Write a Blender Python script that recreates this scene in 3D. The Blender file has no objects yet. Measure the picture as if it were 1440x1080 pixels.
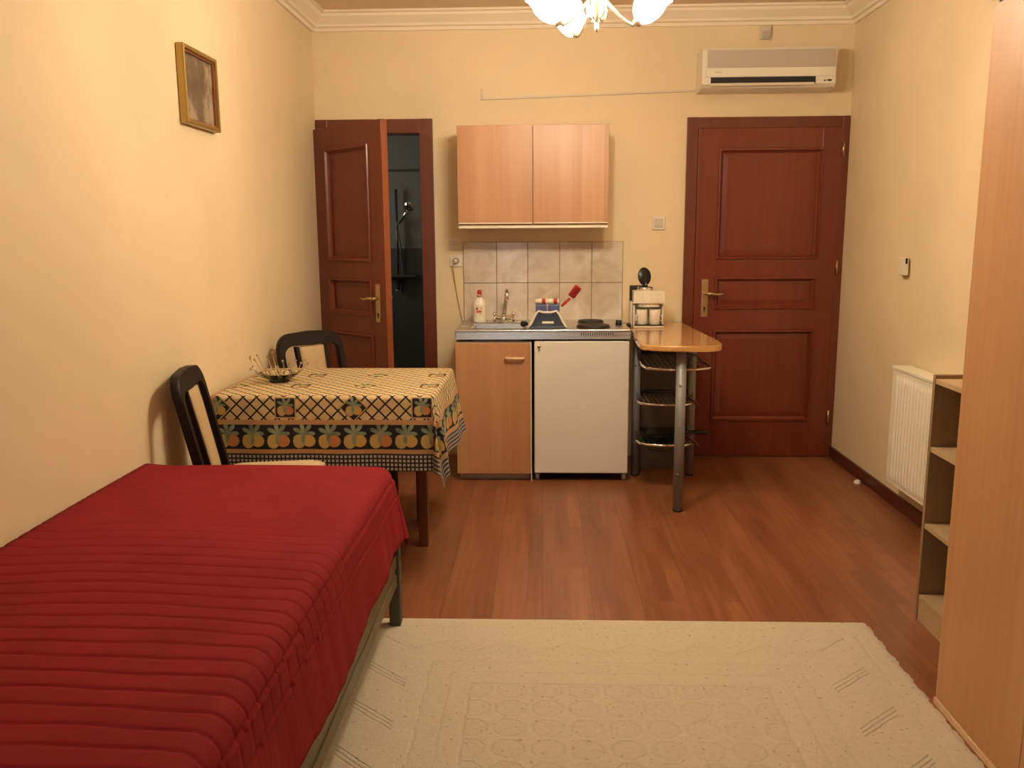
import bpy, bmesh, math, random
from mathutils import Vector, Matrix
random.seed(7)
SC = bpy.context.scene
COL = SC.collection
PI = math.pi
LOC = {}          # world location of every thing, for parts built in world coordinates

# ------------------------------------------------------------------ mesh helper
class MB:
    def __init__(self):
        self.bm = bmesh.new()
    def _new(self, fn):
        old = set(self.bm.faces)
        fn()
        return [f for f in self.bm.faces if f not in old]
    def box(self, x0, x1, y0, y1, z0, z1, bevel=0.0, seg=2, M=None, smooth=False):
        vs = [self.bm.verts.new(p) for p in ((x0,y0,z0),(x1,y0,z0),(x1,y1,z0),(x0,y1,z0),(x0,y0,z1),(x1,y0,z1),(x1,y1,z1),(x0,y1,z1))]
        fs = [self.bm.faces.new([vs[i] for i in q]) for q in ((3,2,1,0),(4,5,6,7),(0,1,5,4),(1,2,6,5),(2,3,7,6),(3,0,4,7))]
        allv = set(vs)
        if bevel > 0:
            es = {e for f in fs for e in f.edges}
            r = bmesh.ops.bevel(self.bm, geom=list(es), offset=bevel, segments=seg, affect='EDGES', profile=0.5)
            allv = set(v for f in r['faces'] for v in f.verts) | set(v for v in vs if v.is_valid)
            for f in fs:
                if f.is_valid: allv |= set(f.verts)
            if smooth:
                for f in r['faces']: f.smooth = True
        if M is not None:
            for v in allv: v.co = M @ v.co
        return self
    def tube(self, pts, r, seg=10, cyclic=False, caps=True):
        pts = [Vector(p) for p in pts]
        n = len(pts)
        rs = r if isinstance(r, (list, tuple)) else [r]*n
        rings = []
        prev = None
        for i, p in enumerate(pts):
            if cyclic: t = pts[(i+1) % n] - pts[i-1]
            else: t = pts[min(i+1, n-1)] - pts[max(i-1, 0)]
            t.normalize()
            if prev is None:
                a = Vector((0,0,1)) if abs(t.z) < 0.9 else Vector((1,0,0))
                nrm = (a - t*a.dot(t)).normalized()
            else:
                nrm = (prev - t*prev.dot(t)).normalized()
            prev = nrm
            b = t.cross(nrm)
            rings.append([self.bm.verts.new(p + (nrm*math.cos(2*PI*k/seg) + b*math.sin(2*PI*k/seg))*rs[i]) for k in range(seg)])
        m = n if cyclic else n-1
        for i in range(m):
            A, B = rings[i], rings[(i+1) % n]
            for k in range(seg):
                f = self.bm.faces.new((A[k], A[(k+1) % seg], B[(k+1) % seg], B[k])); f.smooth = True
        if caps and not cyclic:
            self.bm.faces.new(list(reversed(rings[0]))); self.bm.faces.new(rings[-1])
        return self
    def lathe(self, prof, c=(0,0,0), seg=32, M=None, sx=1.0, sy=1.0, smooth=True):
        """prof: list of (r, z); axis z through c, then M"""
        rings = []
        for r, z in prof:
            if r < 1e-6: rings.append([self.bm.verts.new((c[0], c[1], c[2]+z))])
            else: rings.append([self.bm.verts.new((c[0]+r*sx*math.cos(2*PI*k/seg), c[1]+r*sy*math.sin(2*PI*k/seg), c[2]+z)) for k in range(seg)])
        for A, B in zip(rings, rings[1:]):
            for k in range(seg):
                k2 = (k+1) % seg
                q = [A[k % len(A)], A[k2 % len(A)], B[k2 % len(B)], B[k % len(B)]]
                u = []
                for v in q:
                    if v not in u: u.append(v)
                if len(u) >= 3:
                    try:
                        f = self.bm.faces.new(u); f.smooth = smooth
                    except ValueError: pass
        for R in (rings[0], rings[-1]):
            if len(R) > 2:
                try: self.bm.faces.new(R)
                except ValueError: pass
        if M is not None:
            for R in rings:
                for v in R: v.co = M @ v.co
        return self
    def prism(self, poly, z0, z1, M=None, bevel=0.0, seg=2, smooth=False):
        """poly: list of (x, y), extruded along z, then M"""
        a = [self.bm.verts.new((x, y, z0)) for x, y in poly]
        b = [self.bm.verts.new((x, y, z1)) for x, y in poly]
        n = len(poly)
        fs = [self.bm.faces.new(list(reversed(a))), self.bm.faces.new(b)]
        for i in range(n):
            f = self.bm.faces.new((a[i], a[(i+1) % n], b[(i+1) % n], b[i])); fs.append(f)
            if smooth: f.smooth = True
        allv = set(a+b)
        if bevel > 0:
            es = set(fs[0].edges) | set(fs[1].edges)
            r = bmesh.ops.bevel(self.bm, geom=list(es), offset=bevel, segments=seg, affect='EDGES', profile=0.5)
            allv = set(v for f in r['faces'] for v in f.verts)
            for f in fs:
                if f.is_valid: allv |= set(f.verts)
            for f in r['faces']: f.smooth = True
        if M is not None:
            for v in allv: v.co = M @ v.co
        return self
    def sphere(self, c, r, seg=12, rings=8, sx=1, sy=1, sz=1):
        prof = [(r*math.sin(PI*i/rings), -r*sz*math.cos(PI*i/rings)) for i in range(rings+1)]
        prof[0] = (0, prof[0][1]); prof[-1] = (0, prof[-1][1])
        return self.lathe(prof, c, seg, sx=sx, sy=sy)
    def grid(self, fn, us, vs, uvfn=None, flip=False):
        uvl = self.bm.loops.layers.uv.verify() if uvfn else None
        G = [[self.bm.verts.new(fn(u, v)) for v in vs] for u in us]
        for i in range(len(us)-1):
            for j in range(len(vs)-1):
                q = [G[i][j], G[i+1][j], G[i+1][j+1], G[i][j+1]]
                uv = [(us[i], vs[j]), (us[i+1], vs[j]), (us[i+1], vs[j+1]), (us[i], vs[j+1])]
                if flip: q.reverse(); uv.reverse()
                f = self.bm.faces.new(q); f.smooth = True
                if uvl:
                    for l, w in zip(f.loops, uv): l[uvl].uv = uvfn(*w)
        return self
    def build(self, name, mat, parent=None, local=False, base=None):
        bmesh.ops.recalc_face_normals(self.bm, faces=self.bm.faces)
        me = bpy.data.meshes.new(name)
        if parent is not None and not local:
            off = LOC[parent.name]
        elif parent is None and base is not False:
            xs = [v.co for v in self.bm.verts]
            off = Vector(base) if base is not None else Vector(((min(v.x for v in xs)+max(v.x for v in xs))/2, (min(v.y for v in xs)+max(v.y for v in xs))/2, min(v.z for v in xs)))
        else:
            off = Vector((0,0,0))
        for v in self.bm.verts: v.co -= off
        self.bm.to_mesh(me); self.bm.free()
        for m in (mat if isinstance(mat, (list, tuple)) else [mat]): me.materials.append(m)
        o = bpy.data.objects.new(name, me)
        COL.objects.link(o)
        if parent is not None:
            o.parent = parent
            LOC[o.name] = LOC[parent.name]
        else:
            o.location = off
            LOC[o.name] = Vector(off)
        return o

def thing(name, label, cat, loc, rotz=0.0, group=None):
    o = bpy.data.objects.new(name, None); COL.objects.link(o)
    o.location = loc; o.rotation_euler = (0, 0, rotz); o.empty_display_size = 0.1
    LOC[o.name] = Vector(loc)
    o['label'] = label; o['category'] = cat
    if group: o['group'] = group
    return o
def tag(o, label, cat, group=None):
    o['label'] = label; o['category'] = cat
    if group: o['group'] = group
    return o
def struct(o, label, cat):
    o['kind'] = 'structure'; o['label'] = label; o['category'] = cat
    return o
def children(o):
    return [c for c in list(bpy.data.objects) if c.parent == o]
def copy_tree(o, parent=None):
    c = o.copy(); COL.objects.link(c)
    if parent is not None: c.parent = parent
    LOC[c.name] = Vector(LOC[o.name])
    for ch in children(o): copy_tree(ch, c)
    return c
def RX(a): return Matrix.Rotation(a, 4, 'X')
def RY(a): return Matrix.Rotation(a, 4, 'Y')
def RZ(a): return Matrix.Rotation(a, 4, 'Z')
def T(x, y, z): return Matrix.Translation((x, y, z))

# ------------------------------------------------------------------ node helper
class X:
    def __init__(s, nt, v): s.nt, s.v = nt, v
    def _m(s, op, *a, clamp=False):
        n = s.nt.nodes.new('ShaderNodeMath'); n.operation = op; n.use_clamp = clamp
        for i, q in enumerate((s,)+a):
            q = q.v if isinstance(q, X) else q
            if isinstance(q, (int, float)): n.inputs[i].default_value = q
            else: s.nt.links.new(q, n.inputs[i])
        return X(s.nt, n.outputs[0])
    def __add__(s, o): return s._m('ADD', o)
    def __sub__(s, o): return s._m('SUBTRACT', o)
    def __mul__(s, o): return s._m('MULTIPLY', o)
    def __truediv__(s, o): return s._m('DIVIDE', o)
    __radd__ = __add__; __rmul__ = __mul__
    def __rsub__(s, o): return (s*-1.0)+o
    def abs(s): return s._m('ABSOLUTE')
    def mod(s, p): return s._m('FLOORED_MODULO', p)
    def floor(s): return s._m('FLOOR')
    def min(s, o): return s._m('MINIMUM', o)
    def max(s, o): return s._m('MAXIMUM', o)
    def lt(s, o): return s._m('LESS_THAN', o)
    def gt(s, o): return s._m('GREATER_THAN', o)
    def sq(s): return s*s
    def sqrt(s): return s._m('SQRT')
    def sin(s): return s._m('SINE')
    def cos(s): return s._m('COSINE')
    def atan2(s, o): return s._m('ARCTAN2', o)
    def soft(s, edge, w): return ((edge - s)/w + 0.5)._m('MAXIMUM', 0.0)._m('MINIMUM', 1.0)   # 1 below edge
def new_mat(name):
    m = bpy.data.materials.new(name); m.use_nodes = True
    nt = m.node_tree
    return m, nt, nt.nodes['Principled BSDF']
def pr(name, col, rough=0.5, metal=0.0, **kw):
    m, nt, b = new_mat(name)
    b.inputs['Base Color'].default_value = (*col, 1); b.inputs['Roughness'].default_value = rough; b.inputs['Metallic'].default_value = metal
    for k, v in kw.items(): b.inputs[k.replace('_', ' ')].default_value = v
    # a light procedural unevenness
    n = nt.nodes.new('ShaderNodeTexNoise'); n.inputs['Scale'].default_value = 35; n.inputs['Detail'].default_value = 3
    tc = nt.nodes.new('ShaderNodeTexCoord'); nt.links.new(tc.outputs['Object'], n.inputs['Vector'])
    mp = nt.nodes.new('ShaderNodeMapRange'); mp.inputs[3].default_value = max(rough-0.05, 0.02); mp.inputs[4].default_value = min(rough+0.05, 1)
    nt.links.new(n.outputs[0], mp.inputs[0]); nt.links.new(mp.outputs[0], b.inputs['Roughness'])
    return m
def coords(nt, kind='Object', scale=(1,1,1)):
    tc = nt.nodes.new('ShaderNodeTexCoord')
    mp = nt.nodes.new('ShaderNodeMapping'); mp.inputs['Scale'].default_value = scale
    nt.links.new(tc.outputs[kind], mp.inputs['Vector'])
    return mp.outputs[0]
def noise(nt, vec, scale, detail=4, rough=0.5):
    n = nt.nodes.new('ShaderNodeTexNoise'); n.inputs['Scale'].default_value = scale
    n.inputs['Detail'].default_value = detail; n.inputs['Roughness'].default_value = rough
    nt.links.new(vec, n.inputs['Vector'])
    return n.outputs[0]
def ramp(nt, fac, stops):
    r = nt.nodes.new('ShaderNodeValToRGB')
    nt.links.new(fac.v if isinstance(fac, X) else fac, r.inputs[0])
    el = r.color_ramp.elements
    while len(el) < len(stops): el.new(0.5)
    for e, (p, c) in zip(el, stops): e.position = p; e.color = (*c, 1)
    return r.outputs[0]
def mix(nt, fac, a, b, mode='MIX'):
    n = nt.nodes.new('ShaderNodeMix'); n.data_type = 'RGBA'; n.blend_type = mode
    for i, q in ((0, fac), (6, a), (7, b)):
        q = q.v if isinstance(q, X) else q
        if isinstance(q, (int, float)): n.inputs[i].default_value = q
        elif isinstance(q, tuple): n.inputs[i].default_value = (*q, 1)
        else: nt.links.new(q, n.inputs[i])
    return n.outputs[2]
def bump(nt, b, h, strength=0.3, dist=0.002):
    n = nt.nodes.new('ShaderNodeBump'); n.inputs['Strength'].default_value = strength; n.inputs['Distance'].default_value = dist
    nt.links.new(h.v if isinstance(h, X) else h, n.inputs['Height']); nt.links.new(n.outputs[0], b.inputs['Normal'])
def sep(nt, vec):
    s = nt.nodes.new('ShaderNodeSeparateXYZ'); nt.links.new(vec, s.inputs[0])
    return [X(nt, s.outputs[i]) for i in range(3)]

def wood(name, c1, c2, grain='z', rough=0.4, fine=60.0, strips=0.0, coat=0.0):
    """grain runs along the named axis; strips adds laminated staves of that width"""
    m, nt, b = new_mat(name)
    sc = {'x': (1.2, fine, fine), 'y': (fine, 1.2, fine), 'z': (fine, fine, 1.2)}[grain]
    v = coords(nt, 'Object', sc)
    n1 = noise(nt, v, 1.0, 5, 0.6)
    sc2 = {'x': (.5, 7, 7), 'y': (7, .5, 7), 'z': (7, 7, .5)}[grain]
    n2 = noise(nt, coords(nt, 'Object', sc2), 1.0, 3, 0.5)
    f = X(nt, n1)*0.55 + X(nt, n2)*0.45
    if strips:
        x, y, z = sep(nt, coords(nt))
        q = {'z': x + y, 'x': y + z, 'y': x + z}[grain]
        wn = nt.nodes.new('ShaderNodeTexWhiteNoise'); wn.noise_dimensions = '1D'
        nt.links.new((q/strips).floor().v, wn.inputs['W'])
        f = f*0.75 + X(nt, wn.outputs[0])*0.30
    c = ramp(nt, f, [(0.30, c2), (0.68, c1)])
    nt.links.new(c, b.inputs['Base Color'])
    b.inputs['Roughness'].default_value = rough; b.inputs['Coat Weight'].default_value = coat; b.inputs['Coat Roughness'].default_value = 0.2
    bump(nt, b, n1, 0.12, 0.001)
    return m

# ------------------------------------------------------------------ materials
def plaster(name, col, var=0.05):
    m, nt, b = new_mat(name)
    v = coords(nt)
    n = noise(nt, v, 1.3, 4, 0.55)
    d = tuple(c*(1-var*1.6) for c in col)
    nt.links.new(ramp(nt, n, [(0.35, d), (0.65, col)]), b.inputs['Base Color'])
    b.inputs['Roughness'].default_value = 0.75
    bump(nt, b, noise(nt, v, 90, 4, 0.6), 0.12, 0.002)
    return m
M = {}
M['wall'] = plaster('cream_wall_paint', (.80, .64, .415))
M['ceiling'] = plaster('ceiling_paint', (.70, .54, .37), .02)
M['cornice'] = plaster('cornice_paint', (.84, .72, .56), .01)
M['beech'] = wood('beech_laminate', (.52, .27, .135), (.42, .195, .085), 'z', 0.38, 55, strips=.062)
M['beech_plain'] = wood('beech_wardrobe', (.55, .295, .142), (.455, .225, .098), 'z', 0.42, 45)
M['beech_edge'] = wood('beech_edge_band', (.80, .55, .33), (.72, .47, .27), 'x', 0.4, 40)
M['cherry'] = wood('cherry_door_wood', (.190, .034, .0145), (.130, .020, .0085), 'z', 0.33, 38, coat=.25)
M['cherry_frame'] = wood('cherry_frame_wood', (.155, .034, .014), (.115, .022, .009), 'z', 0.35, 38, coat=.2)
M['cherry_edge'] = wood('cherry_light_edge', (.30, .085, .03), (.24, .06, .02), 'z', 0.3, 38, coat=.3)
M['base_wood'] = wood('dark_skirting_wood', (.085, .020, .010), (.055, .012, .007), 'y', 0.35, 38, coat=.2)
M['table_leg'] = wood('brown_table_wood', (.17, .060, .022), (.11, .035, .013), 'z', 0.4, 45)
M['bar_top'] = wood('bar_table_laminate', (.60, .33, .12), (.50, .25, .085), 'x', 0.13, 40, coat=.4)
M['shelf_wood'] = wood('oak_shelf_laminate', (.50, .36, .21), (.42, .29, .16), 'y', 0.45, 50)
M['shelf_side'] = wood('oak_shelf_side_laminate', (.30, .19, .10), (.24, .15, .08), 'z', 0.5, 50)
M['chair_wood'] = wood('dark_wenge_wood', (.016, .008, .0065), (.010, .0055, .0045), 'z', 0.5, 60)
for n_ in M['chair_wood'].node_tree.nodes:
    if n_.type == 'BSDF_PRINCIPLED': n_.inputs['Specular IOR Level'].default_value = .25
M['white'] = pr('white_enamel', (.74, .67, .56), 0.35)
M['fridge'] = pr('fridge_enamel', (.72, .67, .60), 0.38)
M['plastic'] = pr('white_plastic', (.76, .68, .55), 0.4)
M['plastic_dim'] = pr('aged_plastic', (.62, .52, .40), 0.45)
M['ac_grille'] = pr('grey_intake_panel', (.46, .39, .32), 0.5)
M['black'] = pr('black_plastic', (.010, .009, .009), 0.35)
M['dark'] = pr('dark_gap', (.012, .010, .009), 0.7)
M['chrome'] = pr('chrome', (.80, .76, .70), 0.12, 1.0)
M['dull_metal'] = pr('dull_grey_metal', (.10, .10, .095), 0.35, 0.6)
M['brass'] = pr('brushed_brass', (.60, .46, .27), 0.3, 1.0)
M['silver'] = pr('silver_lacquer', (.26, .255, .25), 0.5, 0.3)
M['lamp_metal'] = pr('pale_lamp_metal', (.86, .78, .62), 0.25, 0.9)
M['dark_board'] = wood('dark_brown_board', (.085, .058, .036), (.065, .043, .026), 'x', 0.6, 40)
M['gold'] = pr('gilt_frame', (.42, .29, .10), 0.32, 0.85)
M['hotplate'] = pr('cast_iron', (.030, .022, .016), 0.55, 0.3)
M['red'] = pr('red_plastic', (.48, .025, .022), 0.35)
M['blue'] = pr('blue_plastic', (.085, .10, .27), 0.4)
M['navy'] = pr('slate_blue_plastic', (.035, .045, .075), 0.4)
M['soap'] = pr('soap_bottle_plastic', (.80, .74, .64), 0.3)
M['label_red'] = pr('label_red_ink', (.65, .10, .06), 0.45)
M['label_dark'] = pr('label_dark_ink', (.06, .03, .03), 0.45)
M['label_pink'] = pr('pink_plastic', (.72, .33, .24), 0.4)
M['cream_cloth'] = pr('cream_upholstery', (.56, .43, .27), 0.85)
M['pad_back'] = pr('beige_upholstery', (.50, .36, .20), 0.85)
M['bed_metal'] = pr('olive_grey_lacquer', (.150, .128, .075), 0.5)
M['bed_leg'] = pr('grey_green_lacquer', (.085, .08, .06), 0.5)
M['green_glass'] = pr('green_plastic', (.03, .075, .035), 0.3)
M['mattress'] = pr('mattress_ticking', (.55, .50, .42), 0.9)
M['radiator'] = pr('radiator_enamel', (.84, .79, .66), 0.4)
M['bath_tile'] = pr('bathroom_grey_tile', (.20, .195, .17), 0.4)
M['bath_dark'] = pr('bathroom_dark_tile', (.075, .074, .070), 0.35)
M['grout'] = pr('grey_grout', (.30, .235, .175), 0.8)
M['cord'] = pr('pale_cable', (.60, .45, .25), 0.5)
M['wire'] = pr('antique_silver_wire', (.55, .48, .36), 0.3, 1.0)

def mat_steel():
    m, nt, b = new_mat('brushed_steel')
    n = noise(nt, coords(nt, 'Object', (3, 160, 160)), 1.0, 3)
    b.inputs['Base Color'].default_value = (.60, .59, .57, 1); b.inputs['Metallic'].default_value = 1
    mp = nt.nodes.new('ShaderNodeMapRange'); mp.inputs[3].default_value = .2; mp.inputs[4].default_value = .36
    nt.links.new(n, mp.inputs[0]); nt.links.new(mp.outputs[0], b.inputs['Roughness'])
    bump(nt, b, n, .05, .0005)
    return m
M['steel'] = mat_steel()

def mat_glass():
    m, nt, b = new_mat('clear_glass')
    b.inputs['Base Color'].default_value = (.95, .93, .88, 1); b.inputs['Roughness'].default_value = .04
    b.inputs['Transmission Weight'].default_value = 1; b.inputs['IOR'].default_value = 1.45
    return m
M['glass'] = mat_glass()

def mat_tile():
    m, nt, b = new_mat('marbled_beige_tile')
    v = coords(nt)
    n = nt.nodes.new('ShaderNodeTexNoise'); n.inputs['Scale'].default_value = 7; n.inputs['Detail'].default_value = 6; n.inputs['Distortion'].default_value = 1.2
    nt.links.new(v, n.inputs['Vector'])
    c = ramp(nt, n.outputs[0], [(.30, (.55, .44, .33)), (.52, (.66, .56, .45)), (.72, (.74, .66, .56))])
    nt.links.new(c, b.inputs['Base Color']); b.inputs['Roughness'].default_value = .16
    return m
M['tile'] = mat_tile()

def mat_floor():
    m, nt, b = new_mat('reddish_laminate_floor')
    tc = nt.nodes.new('ShaderNodeTexCoord')
    x, y, z = sep(nt, tc.outputs['Object'])
    cb = nt.nodes.new('ShaderNodeCombineXYZ')
    nt.links.new(y.v, cb.inputs[0]); nt.links.new(x.v, cb.inputs[1])
    def brick(w, h, off, mortar, c1, c2, cm):
        t = nt.nodes.new('ShaderNodeTexBrick')
        t.offset = off; t.offset_frequency = 2; t.squash = 1
        t.inputs['Scale'].default_value = 1; t.inputs['Brick Width'].default_value = w; t.inputs['Row Height'].default_value = h
        t.inputs['Mortar Size'].default_value = mortar; t.inputs['Mortar Smooth'].default_value = .1; t.inputs['Bias'].default_value = 0
        t.inputs['Color1'].default_value = (*c1, 1); t.inputs['Color2'].default_value = (*c2, 1); t.inputs['Mortar'].default_value = (*cm, 1)
        nt.links.new(cb.outputs[0], t.inputs['Vector'])
        return t
    t1 = brick(.52, .064, .37, .0003, (.300, .117, .055), (.235, .086, .038), (.20, .070, .031))
    t2 = brick(1.28, .192, .41, .0011, (1, 1, 1), (.94, .92, .9), (.50, .44, .40))
    g = noise(nt, coords(nt, 'Object', (48, 2.2, 1)), 1.0, 5, .65)
    g2 = noise(nt, coords(nt, 'Object', (9, .8, 1)), 1.0, 3, .5)
    gf = X(nt, g)*.6 + X(nt, g2)*.4
    gc = ramp(nt, gf, [(.34, (.66, .59, .53)), (.62, (1.12, 1.12, 1.10))])
    c = mix(nt, 1.0, t1.outputs[0], t2.outputs[0], 'MULTIPLY')
    c = mix(nt, 1.0, c, gc, 'MULTIPLY')
    nt.links.new(c, b.inputs['Base Color'])
    mp = nt.nodes.new('ShaderNodeMapRange'); mp.inputs[3].default_value = .30; mp.inputs[4].default_value = .42
    nt.links.new(g, mp.inputs[0]); nt.links.new(mp.outputs[0], b.inputs['Roughness'])
    bump(nt, b, t2.outputs['Fac'], -.15, .001)
    return m
M['floor'] = mat_floor()

RUG = (-.70, 1.172, .55, 2.945)      # x0, x1, y0, y1
def mat_rug():
    m, nt, b = new_mat('cream_carved_pile')
    tc = nt.nodes.new('ShaderNodeTexCoord')
    x, y, z = sep(nt, tc.outputs['UV'])          # metres from the left and near edges
    W, L = RUG[1]-RUG[0], RUG[3]-RUG[2]
    dx = x.min(W - x); dy = y.min(L - y)
    d = dx.min(dy)
    wob = (X(nt, noise(nt, tc.outputs['UV'], 16, 3)) - .5)*.016
    dd = d + wob
    along_is_x = dy.lt(dx)
    al = x*along_is_x + y*(1.0 - along_is_x)
    def line(q, at, w): return (q - at).abs().soft(w, .011)
    h = line(dd, .083, .003)*.6
    h = h.max(line(dd, .335, .003)*.7).max(line(dd, .405, .003)*.7).max(line(dd, .475, .0045))
    side = dx.lt(dy)
    zig = ((al.mod(.225) - .1125).abs()*.62 + .200)
    inb = dd.gt(.09)*dd.lt(.29)
    wave = (dd - zig).abs().soft(.0025, .009)
    tri = (zig - dd).soft(0.0, .006)*.35
    q = (al + dd*.85).mod(.235)
    slash = (q.mod(.019) - .0095).abs().soft(.0028, .006)*q.lt(.056)*dd.gt(.13)*dd.lt(.27)
    h = h.max((wave.max(tri)*(1.0 - side) + slash*side)*inb)
    grain = X(nt, noise(nt, tc.outputs['UV'], 40, 3, .6))
    h = h.max((grain.gt(.52)*dd.gt(.34)*dd.lt(.405)).abs()*.4)
    # field of octagons with a rosette in each
    P = .110
    px = (x + wob).mod(P) - P/2
    py = ((y + wob*.7)*1.08).mod(P) - P/2
    ax, ay = px.abs(), py.abs()
    oct_ = ax.max(ay).max((ax + ay)*.72)
    ring = (oct_ - .044).abs().soft(.0030, .009)
    ang = py.atan2(px)
    rr = (px.sq() + py.sq()).sqrt()
    ros = (rr - (ang*4.0).cos()*.008 - .022).abs().soft(.0035, .004)
    dot = rr.soft(.006, .004)
    fld = dd.gt(.482)
    h = h.max(ring*fld).max(oct_.soft(.044, .004)*fld*.35).max(ros*fld*.5).max(dot*fld*.4)
    pile = X(nt, noise(nt, tc.outputs['UV'], 260, 2, .7))
    pile2 = X(nt, noise(nt, tc.outputs['UV'], 60, 3, .7))
    speck = X(nt, noise(nt, tc.outputs['UV'], 62, 1, .5)).gt(.70)
    base = ramp(nt, pile*.5 + pile2*.5, [(.3, (.54, .455, .335)), (.7, (.69, .60, .46))])
    c = mix(nt, h*.16, base, (.40, .32, .21))  # carved lines tinted darker, painting in the shade of the relief
    c = mix(nt, speck*.55, c, (.24, .16, .09))
    nt.links.new(c, b.inputs['Base Color']); b.inputs['Roughness'].default_value = 1.0
    b.inputs['Sheen Weight'].default_value = .25; b.inputs['Sheen Roughness'].default_value = .6
    bump(nt, b, (1.0 - h)*.75 + pile*.6 + pile2*.45, .85, .006)
    return m
M['rug'] = mat_rug()

def mat_quilt():
    m, nt, b = new_mat('crimson_quilted_cotton')
    n = noise(nt, coords(nt, 'Object', (1, 1, 1)), 5, 4)
    f = noise(nt, coords(nt, 'Object', (420, 420, 420)), 1, 2)
    c = ramp(nt, n, [(.3, (.215, .0125, .0185)), (.7, (.255, .0155, .0225))])
    nt.links.new(c, b.inputs['Base Color']); b.inputs['Roughness'].default_value = .8
    b.inputs['Specular IOR Level'].default_value = .12
    cr = noise(nt, coords(nt, 'Object', (14, 40, 14)), 1, 4, .6)
    bump(nt, b, X(nt, f)*.15 + X(nt, cr)*.85, .35, .004)
    return m
M['quilt'] = mat_quilt()

CW, CL = 1.50, 1.25     # tablecloth sheet size (set again below)
def mat_cloth(W, L):
    m, nt, b = new_mat('fruit_print_tablecloth')
    tc = nt.nodes.new('ShaderNodeTexCoord')
    s, t, _ = sep(nt, tc.outputs['UV'])
    ds = s.min(W - s); dt = t.min(L - t)
    d = ds.min(dt)
    along_s = dt.lt(ds)
    al = s*along_s + t*(1.0 - along_s)
    cream, navy, tan = (.66, .50, .27), (.018, .018, .026), (.50, .29, .14)
    # lattice field
    p = .0555
    q1 = (s + t).mod(p) - p/2; q2 = (s - t).mod(p) - p/2
    lat = q1.abs().min(q2.abs()).soft(.0047, .0012)
    nz = X(nt, noise(nt, tc.outputs['UV'], 25, 2))
    fieldc = ramp(nt, nz, [(.3, (.60, .44, .22)), (.7, (.70, .55, .32))])
    c = mix(nt, lat, fieldc, navy)
    def ell(u, v, cx, cy, rx, ry):
        return (((u - cx)/rx).sq() + ((v - cy)/ry).sq()).soft(1.0, .18)
    def bunch(c, u, v, k, par, bg):
        # two fruits, leaves above
        leafc = ramp(nt, nz, [(.3, (.13, .18, .11)), (.7, (.33, .38, .26))])
        r = ((u).sq() + (v - .012*k).sq()).sqrt()
        a = (v - .012*k).atan2(u)
        leaf = r.soft(((a*3.5).cos().abs()*.030 + .010)*k, .004)*(v.gt(-.006*k))
        c = mix(nt, leaf, c, leafc)
        org = mix(nt, par, (.52, .22, .085), (.56, .37, .11))
        yel = mix(nt, par, (.55, .39, .13), (.52, .38, .14))
        c = mix(nt, ell(u, v, -.017*k, -.016*k, .021*k, .024*k), c, yel)
        c = mix(nt, ell(u, v, .017*k, -.014*k, .023*k, .021*k), c, org)
        c = mix(nt, ell(u, v, -.002*k, -.006*k, .007*k, .020*k), c, leafc)
        return c
    # patches in the field
    P = .28
    pu = (s - .505 + P/2).mod(P) - P/2
    pv = (t - .262 + P/2).mod(P) - P/2
    par2 = ((s - .505 + P/2)/P).floor().mod(2.0)
    sqm = pu.abs().max(pv.abs())
    dia = (pu.abs() + pv.abs())*.75
    pm = sqm*(1.0 - par2) + dia*par2
    c = mix(nt, pm.soft(.044, .002), c, (.52, .34, .17))
    c = mix(nt, pm.soft(.039, .002), c, navy)
    inside = pm.soft(.038, .002)
    c2 = bunch(c, pu, pv, .85, par2, navy)
    c = mix(nt, inside, c, c2)
    # bands from the hem inwards
    cell = .105
    bu = al.mod(cell) - cell/2
    bpar = (al/cell).floor().mod(2.0)
    band = mix(nt, 0.0, navy, navy)
    band = bunch(band, bu, d - .141, 1.18, bpar, navy)
    c = mix(nt, d.lt(.212), c, (.52, .30, .15))
    c = mix(nt, d.lt(.192), c, band)
    c = mix(nt, d.lt(.090), c, (.52, .30, .15))
    g = .0172
    gs = (s.mod(g) - g/2).abs(); gt = (t.mod(g) - g/2).abs()
    chk = mix(nt, gs.max(gt).soft(.0052, .001), (.022, .020, .026), (.52, .46, .40))
    c = mix(nt, d.lt(.072), c, chk)
    # the print shows only faintly on the back of the cloth
    geo = nt.nodes.new('ShaderNodeNewGeometry')
    pale = mix(nt, .62, c, (.60, .50, .38))
    c = mix(nt, geo.outputs['Backfacing'], c, pale)
    nt.links.new(c, b.inputs['Base Color']); b.inputs['Roughness'].default_value = .75
    b.inputs['Specular IOR Level'].default_value = .3
    wv = noise(nt, coords(nt, 'UV', (9, 9, 1)), 1.0, 3)
    bump(nt, b, wv, .25, .008)
    return m

def mat_shade():
    m, nt, b = new_mat('lit_opal_glass')
    b.inputs['Base Color'].default_value = (.9, .85, .75, 1)
    n = noise(nt, coords(nt), 18, 2)
    c = ramp(nt, n, [(.3, (1, .86, .62)), (.7, (1, .88, .65))])
    nt.links.new(c, b.inputs['Emission Color'])
    b.inputs['Emission Strength'].default_value = LAMP
    return m
LAMP = 190.0
M['shade'] = mat_shade()
def mat_pane(name, col, strength):
    m, nt, b = new_mat(name)
    n = noise(nt, coords(nt), 2, 2)
    nt.links.new(ramp(nt, n, [(.3, tuple(c*.9 for c in col)), (.7, col)]), b.inputs['Emission Color'])
    b.inputs['Emission Strength'].default_value = strength; b.inputs['Roughness'].default_value = .1
    return m
M['sky_pane'] = mat_pane('evening_sky_pane', (.80, .90, 1.0), 2.4)
M['fill_pane'] = mat_pane('bath_fill_pane', (.95, .90, .80), 6.0)  # glow of the unseen window added to lift the dark bathroom

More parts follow.
